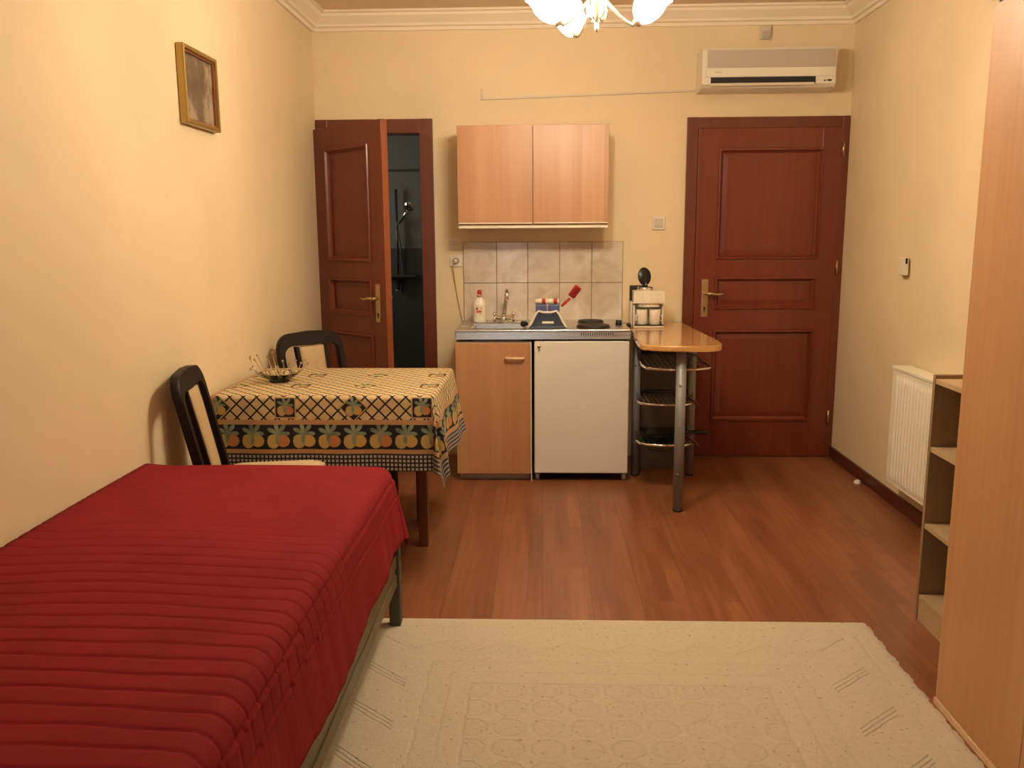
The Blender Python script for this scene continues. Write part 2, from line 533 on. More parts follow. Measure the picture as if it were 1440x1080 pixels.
def mat_picture():
    m, nt, b = new_mat('dark_relief_print')
    v = coords(nt)
    n = noise(nt, v, 9, 5, .65)
    n2 = noise(nt, coords(nt, 'Object', (3, 10, 3)), 1, 4)
    f = X(nt, n)*.6 + X(nt, n2)*.4
    c = ramp(nt, f, [(.42, (.095, .060, .038)), (.50, (.135, .092, .060)), (.57, (.30, .24, .18))])
    nt.links.new(c, b.inputs['Base Color']); b.inputs['Roughness'].default_value = .35
    bump(nt, b, f, .5, .006)
    return m
M['picture'] = mat_picture()

# ------------------------------------------------------------------ room shell
D = 5.34; XL = -1.38; XR = 1.828; ZC = 2.70; YF = -1.1; TH = .12
struct(MB().box(XL-.3, XR+.3, YF-.3, 5.44, -.06, 0).build('floor', M['floor'], base=(0, 0, 0)), 'reddish brown laminate plank floor', 'floor')
struct(MB().box(XL-.3, XR+.3, YF-.3, D+.25, ZC, ZC+.06).build('ceiling', M['ceiling']), 'plain beige ceiling', 'ceiling')
struct(MB().box(XL-TH, XL, YF, D, 0, ZC).build('wall_left', M['wall']), 'long cream wall with the framed picture', 'wall')
struct(MB().box(XR, XR+TH, YF, D, 0, ZC).build('wall_right', M['wall']), 'long cream wall with the radiator', 'wall')
wf = MB()
WX0, WX1, WZ0, WZ1 = -.74, -.14, .35, 2.25
wf.box(XL-TH, WX0, YF-TH, YF, 0, ZC); wf.box(WX1, XR+TH, YF-TH, YF, 0, ZC); wf.box(WX0, WX1, YF-TH, YF, 0, WZ0); wf.box(WX0, WX1, YF-TH, YF, WZ1, ZC)
struct(wf.build('wall_front', M['wall']), 'cream wall behind the viewer', 'wall')
def window(name, label, boxes, pane, mat):
    f = MB()
    for b_ in boxes: f.box(*b_, .004)
    o = struct(f.build(name, M['white']), label, 'window')
    MB().box(*pane).build('pane', mat, o)
    return o
window('window_1', 'tall white framed window behind the viewer', [(WX0+.001, WX0+.05, YF-.07, YF-.02, WZ0+.001, WZ1-.001), (WX1-.05, WX1-.001, YF-.07, YF-.02, WZ0+.001, WZ1-.001), (WX0+.05, WX1-.05, YF-.07, YF-.02, WZ0+.001, WZ0+.05), (WX0+.05, WX1-.05, YF-.07, YF-.02, WZ1-.05, WZ1-.001)], (WX0+.05, WX1-.05, YF-.052, YF-.044, WZ0+.05, WZ1-.05), M['sky_pane'])
w = MB()
w.box(XL-TH, -1.31, D, D+TH, 0, 2.03); w.box(-.735, .925, D, D+TH, 0, 2.03); w.box(1.79, XR+TH, D, D+TH, 0, 2.03)
w.box(XL-TH, XR+TH, D, D+TH, 2.03, ZC)
struct(w.build('wall_back', M['wall']), 'cream wall with two doors and the kitchenette', 'wall')
# skirting along the right wall (radiator side)
struct(MB().box(XR-.016, XR-.0005, YF, D-.001, .0005, .072, .004).build('baseboard_right', M['base_wood']), 'dark reddish wooden skirting board under the radiator', 'skirting board')
# cornices: a stepped, curved plaster profile (depth from wall, height below ceiling)
prof = [(0, 0), (.105, 0), (.105, -.012), (.088, -.016), (.084, -.030), (.060, -.048), (.040, -.064), (.036, -.078), (.020, -.082), (.014, -.100), (0, -.100)]
def cornice(fn, a, b):
    m = MB()
    A = [m.bm.verts.new(fn(a, p)) for p in prof]; B = [m.bm.verts.new(fn(b, p)) for p in prof]
    for i in range(len(prof)):
        j = (i+1) % len(prof); f = m.bm.faces.new((A[i], A[j], B[j], B[i]))
    m.bm.faces.new(A); m.bm.faces.new(list(reversed(B)))
    return m
E_ = .0005
struct(cornice(lambda t, p: (t, D-E_-p[0], ZC-E_+p[1]), XL, XR).build('trim_1', M['cornice']), 'moulded cornice along the kitchenette wall', 'cornice')
struct(cornice(lambda t, p: (XL+E_+p[0], t, ZC-E_+p[1]), YF, D-.02).build('trim_2', M['cornice']), 'moulded cornice above the framed picture wall', 'cornice')
struct(cornice(lambda t, p: (XR-E_-p[0], t, ZC-E_+p[1]), YF, D-.02).build('trim_3', M['cornice']), 'moulded cornice above the radiator wall', 'cornice')

# ------------------------------------------------------------------ doors
def frame_parts(parent, x0, x1, zt, wl, wr, wt, name='door_frame'):
    m = MB()
    yf = D-.022
    m.box(x0, x0+wl, yf, D-.0005, 0.001, zt, .003); m.box(x1-wr, x1, yf, D-.0005, 0.001, zt, .003)
    m.box(x0+wl-.002, x1-wr+.002, yf+.0006, D-.0005, zt-wt, zt-.0006, .003)
    # rebated lining inside the opening
    m.box(x0+wl-.012, x0+wl, D, D+TH, 0.001, zt-wt+.01); m.box(x1-wr, x1-wr+.012, D, D+TH, 0.001, zt-wt+.01)
    m.box(x0+wl, x1-wr, D, D+TH, zt-wt, zt-wt+.012)
    return m.build(name, M['cherry_frame'], parent)

def leaf_mesh(w, h, panels, t=.042):
    """door leaf in local axes: x across from 0, y from -t (front) to 0, recessed panels"""
    m = MB()
    xs = [panels[0][0], panels[0][1]]
    m.box(0, xs[0], -t, 0, .006, h, .003); m.box(xs[1], w, -t, 0, .006, h, .003)
    zs = [.006] + [z for p in panels for z in (p[2], p[3])] + [h]
    for i in range(0, len(zs), 2):
        m.box(xs[0]-.001, xs[1]+.001, -t+.0003, -.0003, zs[i], zs[i+1])
    return m
def panel_mesh(x0, x1, z0, z1, t):
    """raised and fielded panel with a bolection moulding"""
    m = MB()
    m.box(x0-.002, x1+.002, -t+.016, -.016, z0-.002, z1+.002)
    # bevelled field
    b = .05; y0 = -t+.016; y1 = -t+.0115
    A = [(x0+.018, y0, z0+.018), (x1-.018, y0, z0+.018), (x1-.018, y0, z1-.018), (x0+.018, y0, z1-.018)]
    B = [(x0+b, y1, z0+b), (x1-b, y1, z0+b), (x1-b, y1, z1-b), (x0+b, y1, z1-b)]
    a = [m.bm.verts.new(p) for p in A]; c = [m.bm.verts.new(p) for p in B]
    m.bm.faces.new(c)
    for i in range(4): m.bm.faces.new((a[i], a[(i+1) % 4], c[(i+1) % 4], c[i]))
    return m
def moulding_mesh(x0, x1, z0, z1, t, w=.020):
    m = MB()
    o = .008
    sec = [(-o, -t-.001), (-o+.003, -t-.009), (.006, -t-.010), (.012, -t+.002), (w, -t+.010), (w, -t+.016)]
    def ring(p):
        q, y = p
        return [(x0+q, y, z0+q), (x1-q, y, z0+q), (x1-q, y, z1-q), (x0+q, y, z1-q)]
    R = [[m.bm.verts.new(v) for v in ring(p)] for p in sec]
    for A, B in zip(R, R[1:]):
        for i in range(4): m.bm.faces.new((A[i], A[(i+1) % 4], B[(i+1) % 4], B[i]))
    return m
def handle_set(parent, x, z, t, direction, plate, mat, back=False):
    """long plate with a lever; direction +1 lever to +x"""
    g = -t
    p = MB().box(x-.021, x+.021, g-.007, g-.0005, z-plate*.62, z+plate*.38, .006, 3).build('handle_plate', mat, parent, local=True)
    l = MB()
    l.tube([(x, g-.006, z), (x, g-.048, z)], .009, 12)
    l.tube([(x, g-.048, z), (x+direction*.03, g-.052, z+.002), (x+direction*.075, g-.050, z-.004), (x+direction*.115, g-.046, z+.003)], [.010, .009, .0085, .006], 12)
    l.build('handle_lever', mat, parent, local=True)
    k = MB().lathe([(0, 0), (.007, 0), (.007, .002), (0, .002)], seg=16, M=T(x, g-.008, z-.09) @ RX(PI/2))
    k.box(x-.0025, x+.0025, g-.0095, g-.006, z-.112, z-.09)
    k.build('keyhole', M['dark'], parent, local=True)

# door_1: the bathroom door, standing open into the room
d1 = bpy.data.objects.new('door_1', None); COL.objects.link(d1); d1.location = (-1.0225, D, 0); LOC['door_1'] = Vector(d1.location)
struct(d1, 'cherry panelled bathroom door standing ajar behind the dining table', 'door')
frame_parts(d1, -1.379, -.664, 2.093, .075, .081, .084)
TL_ = .042
ang = -math.radians(43)
lf_m = leaf_mesh(.69, 2.030, [(.135, .555, .25, .825), (.135, .555, .945, 1.145), (.135, .555, 1.26, 1.90)])
leafM = T(-1.362, D-.025, 0) @ RZ(ang)
def put_leaf(o):
    o.matrix_local = T(*(-LOC['door_1'])) @ leafM
def leaf_child(mb, name, mat, parent):
    return mb.build(name, mat, parent, local=True)
leaf1 = lf_m.build('door_leaf', M['cherry'], d1, local=True); put_leaf(leaf1)
leaf1['label'] = 'leaf swung open into the room'
for (x0, x1, z0, z1) in [(.135, .555, .25, .825), (.135, .555, .945, 1.145), (.135, .555, 1.26, 1.90)]:
    leaf_child(panel_mesh(x0, x1, z0, z1, TL_), 'door_panel', M['cherry'], leaf1)
    leaf_child(moulding_mesh(x0, x1, z0, z1, TL_), 'panel_moulding', M['cherry'], leaf1)
leaf_child(MB().box(.690, .692, -.041, -.001, .006, 2.029), 'leaf_edge', M['cherry_edge'], leaf1)
handle_set(leaf1, .622, 1.045, TL_, -1, .22, M['brass'])
leaf_child(MB().tube([(.622, .0, 1.045), (.622, .05, 1.045), (.60, .052, 1.045), (.51, .05, 1.045)], .009, 12).box(.601, .643, .0005, .007, .90, 1.13, .004), 'inner_handle', M['brass'], leaf1)
for z in (1.905, 1.22, .25):
    MB().tube([(-1.372, D-.030, z-.045), (-1.372, D-.030, z+.045)], .007, 10).build('hinge', M['brass'], d1)
MB().box(-.747, -.7448, D-.002, D+.035, .90, 1.13).build('strike_plate', M['brass'], d1)

# door_2: the entrance door, closed
d2 = bpy.data.objects.new('door_2', None); COL.objects.link(d2); d2.location = (1.3475, D, 0); LOC['door_2'] = Vector(d2.location)
struct(d2, 'closed cherry panelled entrance door beside the bar table', 'door')
frame_parts(d2, .866, XR-.001, 2.083, .066, .044, .066)
pan2 = [(.131, .735, .24, .805), (.131, .735, .945, 1.13), (.131, .735, 1.25, 1.895)]
lf2 = leaf_mesh(.850, 2.017, pan2).build('door_leaf', M['cherry'], d2, local=True)
lf2.location = Vector((.9335, D+.016, 0)) - LOC['door_2']
for (x0, x1, z0, z1) in pan2:
    leaf_child(panel_mesh(x0, x1, z0, z1, TL_), 'door_panel', M['cherry'], lf2)
    leaf_child(moulding_mesh(x0, x1, z0, z1, TL_), 'panel_moulding', M['cherry'], lf2)
handle_set(lf2, .065, 1.035, TL_, 1, .235, M['brass'])
for z in (1.89, 1.19, .26):
    MB().tube([(1.792, D-.030, z-.042), (1.792, D-.030, z+.042)], .007, 10).build('hinge', M['brass'], d2)

# ------------------------------------------------------------------ bathroom behind the open door
y0b, y1b = D+TH, 6.75
struct(MB().box(-2.1, -.3, D+.1, y1b, -.06, -.001).build('floor_bathroom', M['bath_dark']), 'dark tiled bathroom floor', 'floor')
b = MB(); b.box(-2.1, -.3, y1b, y1b+.1, 0, 2.45)
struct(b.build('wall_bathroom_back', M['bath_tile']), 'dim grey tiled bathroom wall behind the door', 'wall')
window('window_bath_fill', 'added unseen bathroom window that glows to brighten the dark bathroom', [(-2.099, -2.08, 5.70, 5.74, 1.30, 2.10), (-2.099, -2.08, 6.26, 6.30, 1.30, 2.10), (-2.099, -2.08, 5.74, 6.26, 1.30, 1.34), (-2.099, -2.08, 5.74, 6.26, 2.06, 2.10)], (-2.097, -2.088, 5.74, 6.26, 1.34, 2.06), M['fill_pane'])  # unseen window, added only to brighten the bathroom
struct(MB().box(-2.2, -2.1, y0b, y1b, 0, 2.45).build('wall_bathroom_left', M['bath_tile']), 'bathroom side wall of grey tiles', 'wall')
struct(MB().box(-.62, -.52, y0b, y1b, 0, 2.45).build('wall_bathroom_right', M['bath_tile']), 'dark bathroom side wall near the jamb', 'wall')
struct(MB().box(-2.2, -.3, y0b, y1b+.1, 2.45, 2.5).build('ceiling_bathroom', M['bath_tile']), 'bathroom ceiling', 'ceiling')
struct(MB().box(-2.1, -.62, y1b-.006, y1b-.0005, 1.885, 1.905).build('trim_4', M['bath_dark']), 'dark border line in the bathroom tiles', 'tile border')
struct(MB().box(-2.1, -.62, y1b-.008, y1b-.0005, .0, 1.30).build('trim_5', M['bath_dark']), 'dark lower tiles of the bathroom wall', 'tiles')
sh = thing('shower_set', 'chrome hand shower on a rail seen through the open bathroom door', 'shower', (-1.07, y1b-.03, .9))
yy = y1b-.05
MB().tube([(-1.13, yy, .98), (-1.13, yy, 1.75)], .010, 12).build('riser_rail', M['dull_metal'], sh)
MB().tube([(-1.13, yy, 1.49), (-1.10, yy-.03, 1.50), (-1.06, yy-.06, 1.55), (-1.02, yy-.09, 1.60)], [.012, .012, .013, .014], 12).lathe([(0, 0), (.028, .004), (.040, .016), (.038, .022), (0, .024)], seg=20, M=T(-1.01, yy-.10, 1.625) @ RX(math.radians(115))).build('shower_head', M['chrome'], sh)
MB().tube([(-1.13, yy-.012, 1.47), (-1.10, yy-.02, 1.30), (-1.085, yy-.02, 1.1), (-1.10, yy-.02, .95), (-1.15, yy-.02, .98)], .007, 8).build('shower_hose', M['dull_metal'], sh)
MB().box(-1.24, -.98, yy-.06, y1b-.009, 1.075, 1.10, .008).build('mixer_tap', M['dull_metal'], sh)

# ------------------------------------------------------------------ backsplash tiles
m = MB()
m.box(-.492, .497, D-.006, D-.0005, .852, 1.356)
bs = struct(m.build('trim_6', M['grout'], base=(0, D, .85)), 'backsplash of ten marbled beige tiles above the sink', 'tiles')
xe = [-.490, -.284, -.091, .106, .304, .495]
for r, (z0, z1) in enumerate(((.855, 1.1025), (1.1065, 1.354))):
    for i in range(5):
        MB().box(xe[i]+.002, xe[i+1]-.002, D-.011, D-.0062, z0, z1, .0012).build('tile', M['tile'], bs)

# ------------------------------------------------------------------ wall cabinet
wc = thing('wall_cabinet', 'beech wall cupboard with two doors hung above the sink', 'cabinet', (-.055, 5.18, 1.436))
m = MB(); m.box(-.486, .376, 5.042, D-.001, 1.437, 2.010, .001)
m.build('body', M['beech'], wc)
for x0, x1 in ((-.488, -.0575), (-.0535, .378)):
    dr = MB().box(x0, x1, 5.020, 5.040, 1.470, 2.013, .0015).build('door', M['beech'], wc)
    MB().box(x0+.002, x1-.002, 5.017, 5.041, 1.4625, 1.4695, .001).build('grip_strip', M['plastic'], dr)
MB().box(-.486, .376, 5.022, 5.042, 1.437, 1.452, .001).build('light_rail', M['plastic'], wc)

# ------------------------------------------------------------------ base cabinet
bc = thing('base_cabinet', 'beech base cupboard standing under the sink', 'cabinet', (-.28, 5.03, 0))
m = MB(); m.box(-.488, -.0635, 4.762, D-.001, .045, .808); m.box(-.478, -.075, 4.80, D-.01, 0.0005, .045)
m.build('body', M['plastic_dim'], bc)
dr = MB().box(-.490, -.068, 4.742, 4.760, .047, .798, .0015).build('door', M['beech'], bc)
h = MB()
h.tube([(-.205, 4.742, .718), (-.205, 4.722, .718), (-.198, 4.716, .718), (-.112, 4.716, .718), (-.105, 4.722, .718), (-.105, 4.742, .718)], .0075, 10)
h.build('handle', M['beech_edge'], dr)['label'] = 'pale bow handle'
MB().box(-.0665, -.0615, 4.744, 4.80, .001, .808).build('side_panel', M['white'], bc)

# ------------------------------------------------------------------ fridge
fr = thing('refrigerator', 'small white built-under fridge below the hotplates', 'fridge', (.22, 5.03, 0))
m = MB(); m.box(-.052, .486, 4.785, D-.03, .035, .802, .004)
m.build('body', M['dark'], fr)
dr = MB().box(-.046, .485, 4.740, 4.782, .050, .812, .006, 3).build('door', M['fridge'], fr)
k = MB().lathe([(0, 0), (.010, 0), (.010, .004), (0, .004)], seg=20, M=T(-.019, 4.739, .784) @ RX(PI/2)).box(-.024, -.014, 4.7375, 4.7395, .755, .778)
k.build('lock', M['brass'], dr)
for x in (-.03, .468):
    MB().lathe([(0, 0), (.013, 0), (.013, .03), (.008, .036), (0, .036)], c=(x, 4.80, 0.0005), seg=16).build('foot', M['plastic'], fr)

# ------------------------------------------------------------------ steel worktop with sink and hotplates
wt = thing('sink_worktop', 'stainless steel worktop with sink bowl and two hotplates', 'worktop', (0, 5.04, .82))
zt = .876
m = MB()
X0, X1, Y0, Y1 = -.491, .491, 4.738, D-.012
bx0, bx1, by0, by1 = -.405, -.105, 4.80, 5.12
m.box(X0, bx0, Y0, Y1, zt-.012, zt, .003); m.box(bx1, X1, Y0, Y1, zt-.012, zt, .003)
m.box(bx0-.002, bx1+.002, Y0, by0, zt-.0122, zt-.0002, .003); m.box(bx0-.002, bx1+.002, by1, Y1, zt-.0122, zt-.0002, .003)
lip = [(Y0+.022, zt-.0005), (Y0+.010, zt-.001), (Y0+.0065, zt-.004), (Y0+.0055, zt-.009), (Y0-.0005, .824), (Y0+.004, .822), (Y0+.022, .822)]
LA = [m.bm.verts.new((X0, y, z)) for y, z in lip]; LB = [m.bm.verts.new((X1, y, z)) for y, z in lip]
for i in range(len(lip)):
    j = (i+1) % len(lip); m.bm.faces.new((LA[i], LA[j], LB[j], LB[i]))
m.bm.faces.new(LA); m.bm.faces.new(list(reversed(LB)))
m.box(X0, X0+.008, Y0, Y1, .822, zt-.003); m.box(X1-.008, X1, Y0, Y1, .822, zt-.003)
m.build('top', M['steel'], wt)
m = MB()
t = .004; zb = zt-.14
m.box(bx0+.02, bx1-.02, by0+.02, by1-.02, zb-t, zb)
P0 = [(bx0-.004, by0-.004, zt+.0008), (bx1+.004, by0-.004, zt+.0008), (bx1+.004, by1+.004, zt+.0008), (bx0-.004, by1+.004, zt+.0008)]
P1 = [(bx0+.006, by0+.006, zt-.004), (bx1-.006, by0+.006, zt-.004), (bx1-.006, by1-.006, zt-.004), (bx0+.006, by1-.006, zt-.004)]
P2 = [(bx0+.02, by0+.02, zb), (bx1-.02, by0+.02, zb), (bx1-.02, by1-.02, zb), (bx0+.02, by1-.02, zb)]
R = [[m.bm.verts.new(p) for p in P] for P in (P0, P1, P2)]
for A, B in zip(R, R[1:]):
    for i in range(4): m.bm.faces.new((A[i], A[(i+1) % 4], B[(i+1) % 4], B[i]))
m.lathe([(0, .001), (.028, .001), (.03, .003), (.02, .004), (0, .002)], c=((bx0+bx1)/2, (by0+by1)/2, zb), seg=20)
m.build('sink_bowl', M['steel'], wt)
for cx, cy, r in ((.290, 4.880, .092), (.290, 5.150, .074)):
    MB().lathe([(0, 0), (r+.006, 0), (r+.006, .003), (r, .004), (r, .013), (r-.003, .015), (r*.35, .014), (r*.3, .012), (0, .012)], c=(cx, cy, zt-.0005), seg=40).build('hotplate', M['hotplate'], wt)
MB().lathe([(0, 0), (.019, 0), (.017, .018), (.015, .020), (0, .020)], c=(.447, 5.02, zt-.0005), seg=20).box(.430, .464, 5.012, 5.028, zt+.014, zt+.026, .003).build('control_knob', M['black'], wt)
m = MB()
for i in range(15):
    x = .215 + i*.0125
    m.box(x, x+.004, Y0+.0012, Y0+.006, .842, .860)
m.build('vent_slots', M['dark'], wt)

# tap
tp = thing('faucet', 'chrome swan neck tap with two cross handles behind the sink bowl', 'tap', (-.235, 5.20, zt))
m = MB()
m.lathe([(0, 0), (.026, 0), (.026, .006), (.018, .010), (.018, .034), (.013, .040), (0, .042)], c=(-.235, 5.20, zt-.0005), seg=24)
m.tube([(-.275, 5.20, zt+.026), (-.195, 5.20, zt+.026)], .013, 14)
m.sphere((-.235, 5.176, zt+.022), .017, 14, 8)
m.build('body', M['chrome'], tp)
m = MB()
pts = [(-.235, 5.20, zt+.035)] + [(-.235+.016*t, 5.20-.015*t, zt+.035+.125*t) for t in (.35, .7, 1.0)]
for a in range(1, 9):
    q = PI*a/8
    pts.append((-.219+.006*(1-math.cos(q))*.5, 5.185-.035*(1-math.cos(q)), zt+.160+.033*math.sin(q)))
pts.append((-.212, 5.114, zt+.135))
m.tube(pts, .0115, 12)
m.build('spout', M['chrome'], tp)
for sx in (-1, 1):
    c = Vector((-.235+sx*.050, 5.192, zt+.030))
    m = MB().tube([(-.235+sx*.038, 5.20, zt+.026), tuple(c)], .009, 12)
    m.sphere(tuple(c), .011, 10, 6)
    for k in range(4):
        a = k*PI/2+.4
        e = c + Vector((sx*.008, math.cos(a)*.026, math.sin(a)*.024))
        m.tube([tuple(c), tuple(e)], [.007, .0085], 8); m.sphere(tuple(e), .0088, 8, 6)
    m.build('handle', M['chrome'], tp)

# dish soap
sp = thing('dish_soap_bottle', 'white dish soap bottle with red cap standing left of the tap', 'bottle', (-.381, 5.05+.12, zt))
cx, cy = -.381, 5.17
prf = [(0, 0), (.034, 0), (.039, .006), (.038, .03), (.037, .06), (.040, .085), (.041, .105), (.036, .125), (.022, .143), (.015, .150), (.0135, .158), (0, .158)]
MB().lathe(prf, c=(cx, cy, zt), seg=32, sy=.62).build('bottle_body', M['soap'], sp)
MB().lathe([(0, 0), (.0165, 0), (.017, .012), (.015, .016), (0, .016)], c=(cx, cy, zt+.156), seg=20).build('neck_collar', M['label_pink'], sp)
MB().lathe([(0, 0), (.014, 0), (.0125, .018), (.010, .024), (0, .026)], c=(cx, cy, zt+.1725), seg=20).build('cap', M['red'], sp)
m = MB()
def curved(x0, x1, z0, z1, off):
    us = [x0+(x1-x0)*i/8 for i in range(9)]; vs = [z0+(z1-z0)*i/4 for i in range(5)]
    def f(x, z):
        rr = .0385+off
        return (cx+x, cy-.62*math.sqrt(max(rr*rr-x*x, 1e-6))-.0022, zt+z)
    m.grid(f, us, vs)
curved(-.024, .024, .035, .105, .0005)
lb = m.build('label', M['plastic'], sp); lb['label'] = 'oval front label'
m = MB(); curved(-.018, .014, .060, .075, .0014); m.build('red_mark', M['label_red'], lb)
m = MB(); curved(-.018, -.009, .078, .091, .0014); m.build('dark_mark', M['label_dark'], lb)
m = MB(); curved(-.004, .016, .050, .055, .0014); m.build('pink_mark', M['label_pink'], lb)
m = MB(); curved(.000, .018, .084, .089, .0014); m.build('pink_mark', M['label_pink'], lb)

# dish rack with its contents
dk = thing('dish_rack', 'slate blue and cream dish rack between the sink and the hotplates', 'dish rack', (.025, 4.90, zt))
dx, dy = .028, 4.835
fr_pts = [(-.105, 0), (-.088, .020), (-.062, .075), (-.048, .092), (-.020, .084), (.020, .084), (.048, .092), (.062, .075), (.088, .020), (.105, 0)]
m = MB(); m.prism([(-.098, 0), (-.058, .074), (-.046, .084), (-.02, .076), (.02, .076), (.046, .084), (.058, .074), (.098, 0)], -.006, .006, M=T(dx, dy, zt+.004) @ RX(PI/2))
m.build('front_panel', M['navy'], dk)
m = MB(); m.box(dx-.105, dx+.105, dy-.012, dy+.115, zt, zt+.010, .003)
m.build('tray', M['navy'], dk)
for yv, nm in ((dy-.012, 'front_rim'), (dy+.112, 'rear_rim')):
    MB().tube([(dx+p[0]*1.05, yv, zt+.006+p[1]) for p in fr_pts], .0065, 8).build(nm, M['plastic'], dk)
MB().box(dx-.030, dx+.036, dy-.010, dy-.005, zt+.026, zt+.039, .002).build('grip_bar', M['plastic'], dk)
for x0, x1 in ((-.066, -.004), (.004, .066)):
    m = MB(); m.box(dx+x0, dx+x1, dy+.03, dy+.095, zt+.011, zt+.130, .004)
    m.build('cutlery_compartment', M['blue'], dk)
sg = thing('dish_cloth_roll', 'rolled cream and red striped cloth lying on the blue compartments of the dish rack', 'cloth', (dx, dy+.06, zt+.131))
for i, (x0, x1, mt, nm, r) in enumerate(((-.072, -.030, 'plastic', 'cream_stripe', .0155), (-.030, -.012, 'red', 'red_stripe', .0165), (-.012, .036, 'plastic', 'cream_stripe', .0155), (.036, .054, 'red', 'red_stripe', .0165), (.054, .068, 'plastic', 'cream_stripe', .0145))):
    MB().tube([(dx+x0+.0004, dy+.055, zt+.148), (dx+x1-.0004, dy+.055, zt+.148)], r, 14).build(nm, M[mt], sg)
br = thing('dish_brush', 'red dish brush leaning out of the dish rack', 'brush', (dx+.10, dy+.04, zt+.12))
bA = Vector((dx+.080, dy+.040, zt+.120)); bB = Vector((dx+.128, dy+.045, zt+.165)); bC = Vector((dx+.158, dy+.045, zt+.205))
MB().tube([tuple(bA), tuple(bA.lerp(bB, .5)), tuple(bB)], [.007, .0085, .0075], 10).build('brush_handle', M['red'], br)
dirv = (bC-bB).normalized()
Mh = Matrix.Translation(bC) @ RY(math.atan2(dirv.x, dirv.z))
MB().box(-.022, .022, -.010, .010, -.040, .034, .006, 3, M=Mh, smooth=True).build('brush_head', M['red'], br)
m = MB()
for i in range(5):
    for j in range(8):
        p = Mh @ Vector((-.014+i*.007, -.010, -.030+j*.008)); q = Mh @ Vector((-.016+i*.008, -.028, -.031+j*.0084))
        m.tube([tuple(p), tuple(q)], .0026, 5)
m.build('bristles', M['red'], br)
m = MB()
for i in range(9):
    a = i*2.4; m.sphere((-.108+.016*math.cos(a)*(i/9), 4.885+.014*math.sin(a)*(i/9), zt+.012+.016*((i*5) % 9)/9), .012, 8, 6)
tag(m.build('scouring_pad', M['black']), 'crumpled black scouring pad at the left foot of the dish rack', 'scourer')

# ------------------------------------------------------------------ wall plates, socket, cord
def plate(name, x0, x1, z0, z1, label, cat, kind):
    t = thing(name, label, cat, ((x0+x1)/2, D-.001, (z0+z1)/2))
    MB().box(x0, x1, D-.011, D-.0008, z0, z1, .004, 3).build('cover_plate', M['plastic'], t)
    if kind == 'switch':
        MB().box(x0+.014, x1-.014, D-.017, D-.0112, z0+.014, z1-.014, .003, 2).build('rocker', M['plastic_dim'], t)
    return t
plate('light_switch', .670, .749, 1.424, 1.506, 'pale square light switch on the wall beside the entrance door', 'switch', 'switch')
so = plate('wall_socket', -.576, -.499, 1.206, 1.279, 'lower wall socket left of the tiles, with a plug in it', 'socket', 'socket')
MB().lathe([(.0, 0), (.020, 0), (.022, .003), (.018, .004), (.017, .0005), (0, .0005)], seg=24, M=T(-.5375, D-.0112, 1.2425) @ RX(PI/2)).build('socket_ring', M['plastic_dim'], so)
so2 = plate('blank_wall_plate', -.574, -.502, 1.311, 1.383, 'blank wall plate above the socket, under the cupboard shadow', 'wall plate', 'blank')
MB().box(-.566, -.510, D-.0135, D-.0112, 1.343, 1.349).box(-.566, -.510, D-.0135, D-.0112, 1.358, 1.362).build('cover_ridge', M['plastic_dim'], so2)
pl = thing('power_cord', 'thin pale power cord hanging from the wall socket down behind the worktop', 'cord', (-.54, D-.03, .86))
MB().lathe([(0, 0), (.015, 0), (.013, .026), (.006, .034), (0, .034)], seg=16, M=T(-.5375, D-.0155, 1.2425) @ RX(PI/2)).build('plug', M['plastic'], pl)
MB().tube([(-.5375, D-.046, 1.240), (-.551, D-.044, 1.225), (-.553, D-.03, 1.20), (-.545, D-.018, 1.13), (-.532, D-.014, 1.03), (-.512, D-.014, .93), (-.502, D-.014, .89), (-.500, D-.014, .84)], .0036, 8).build('cable', M['cord'], pl)

# ------------------------------------------------------------------ air conditioner, sensor, trunking
ac = thing('air_conditioner', 'white wall-mounted split air conditioner above the entrance door', 'air conditioner', (1.29, 5.24, 2.214))
m = MB()
sec = [(D-.001, 2.216), (D-.15, 2.214), (D-.175, 2.222), (D-.198, 2.240), (D-.200, 2.268), (D-.200, 2.420), (D-.188, 2.440), (D-.001, 2.444)]
A = [m.bm.verts.new((.912, y, z)) for y, z in sec]; B = [m.bm.verts.new((1.668, y, z)) for y, z in sec]
for i in range(len(sec)):
    j = (i+1) % len(sec); m.bm.faces.new((A[i], A[j], B[j], B[i]))
m.bm.faces.new(A); m.bm.faces.new(list(reversed(B)))
m.build('body', M['white'], ac)
MB().box(.940, 1.662, D-.2045, D-.2002, 2.330, 2.424, .002).build('intake_panel', M['ac_grille'], ac)
fp = MB().box(.935, 1.664, D-.207, D-.2002, 2.278, 2.327, .003).build('front_band', M['white'], ac)
MB().box(.985, 1.020, D-.2082, D-.2068, 2.301, 2.307).build('logo', M['ac_grille'], fp)
MB().box(.962, 1.552, D-.2062, D-.1985, 2.240, 2.276).build('air_outlet', M['dark'], ac)
MB().box(.960, 1.545, D-.2135, D-.2065, 2.228, 2.244, .002, M=None).build('louvre_flap', M['plastic_dim'], ac)
m = MB()
for i in range(3): m.box(.966, 1.548, D-.2075, D-.2063, 2.246+i*.010, 2.248+i*.010)
m.build('outlet_vanes', M['black'], ac)
MB().box(1.622, 1.642, D-.2042, D-.1985, 2.251, 2.259).box(1.600, 1.612, D-.2042, D-.1985, 2.251, 2.256).build('display', M['dark'], ac)
ms = thing('motion_sensor', 'small pale motion sensor on the wall above the air conditioner', 'sensor', (1.305, D-.02, 2.52))
MB().box(1.274, 1.338, D-.030, D-.001, 2.518, 2.590, .008, 3).build('housing', M['plastic_dim'], ms)
MB().box(1.282, 1.330, D-.037, D-.0302, 2.526, 2.560, .004, 2).build('lens', M['ac_grille'], ms)
m = MB()
m.box(-.368, -.356, D-.014, D-.001, 2.196, 2.262, .001)
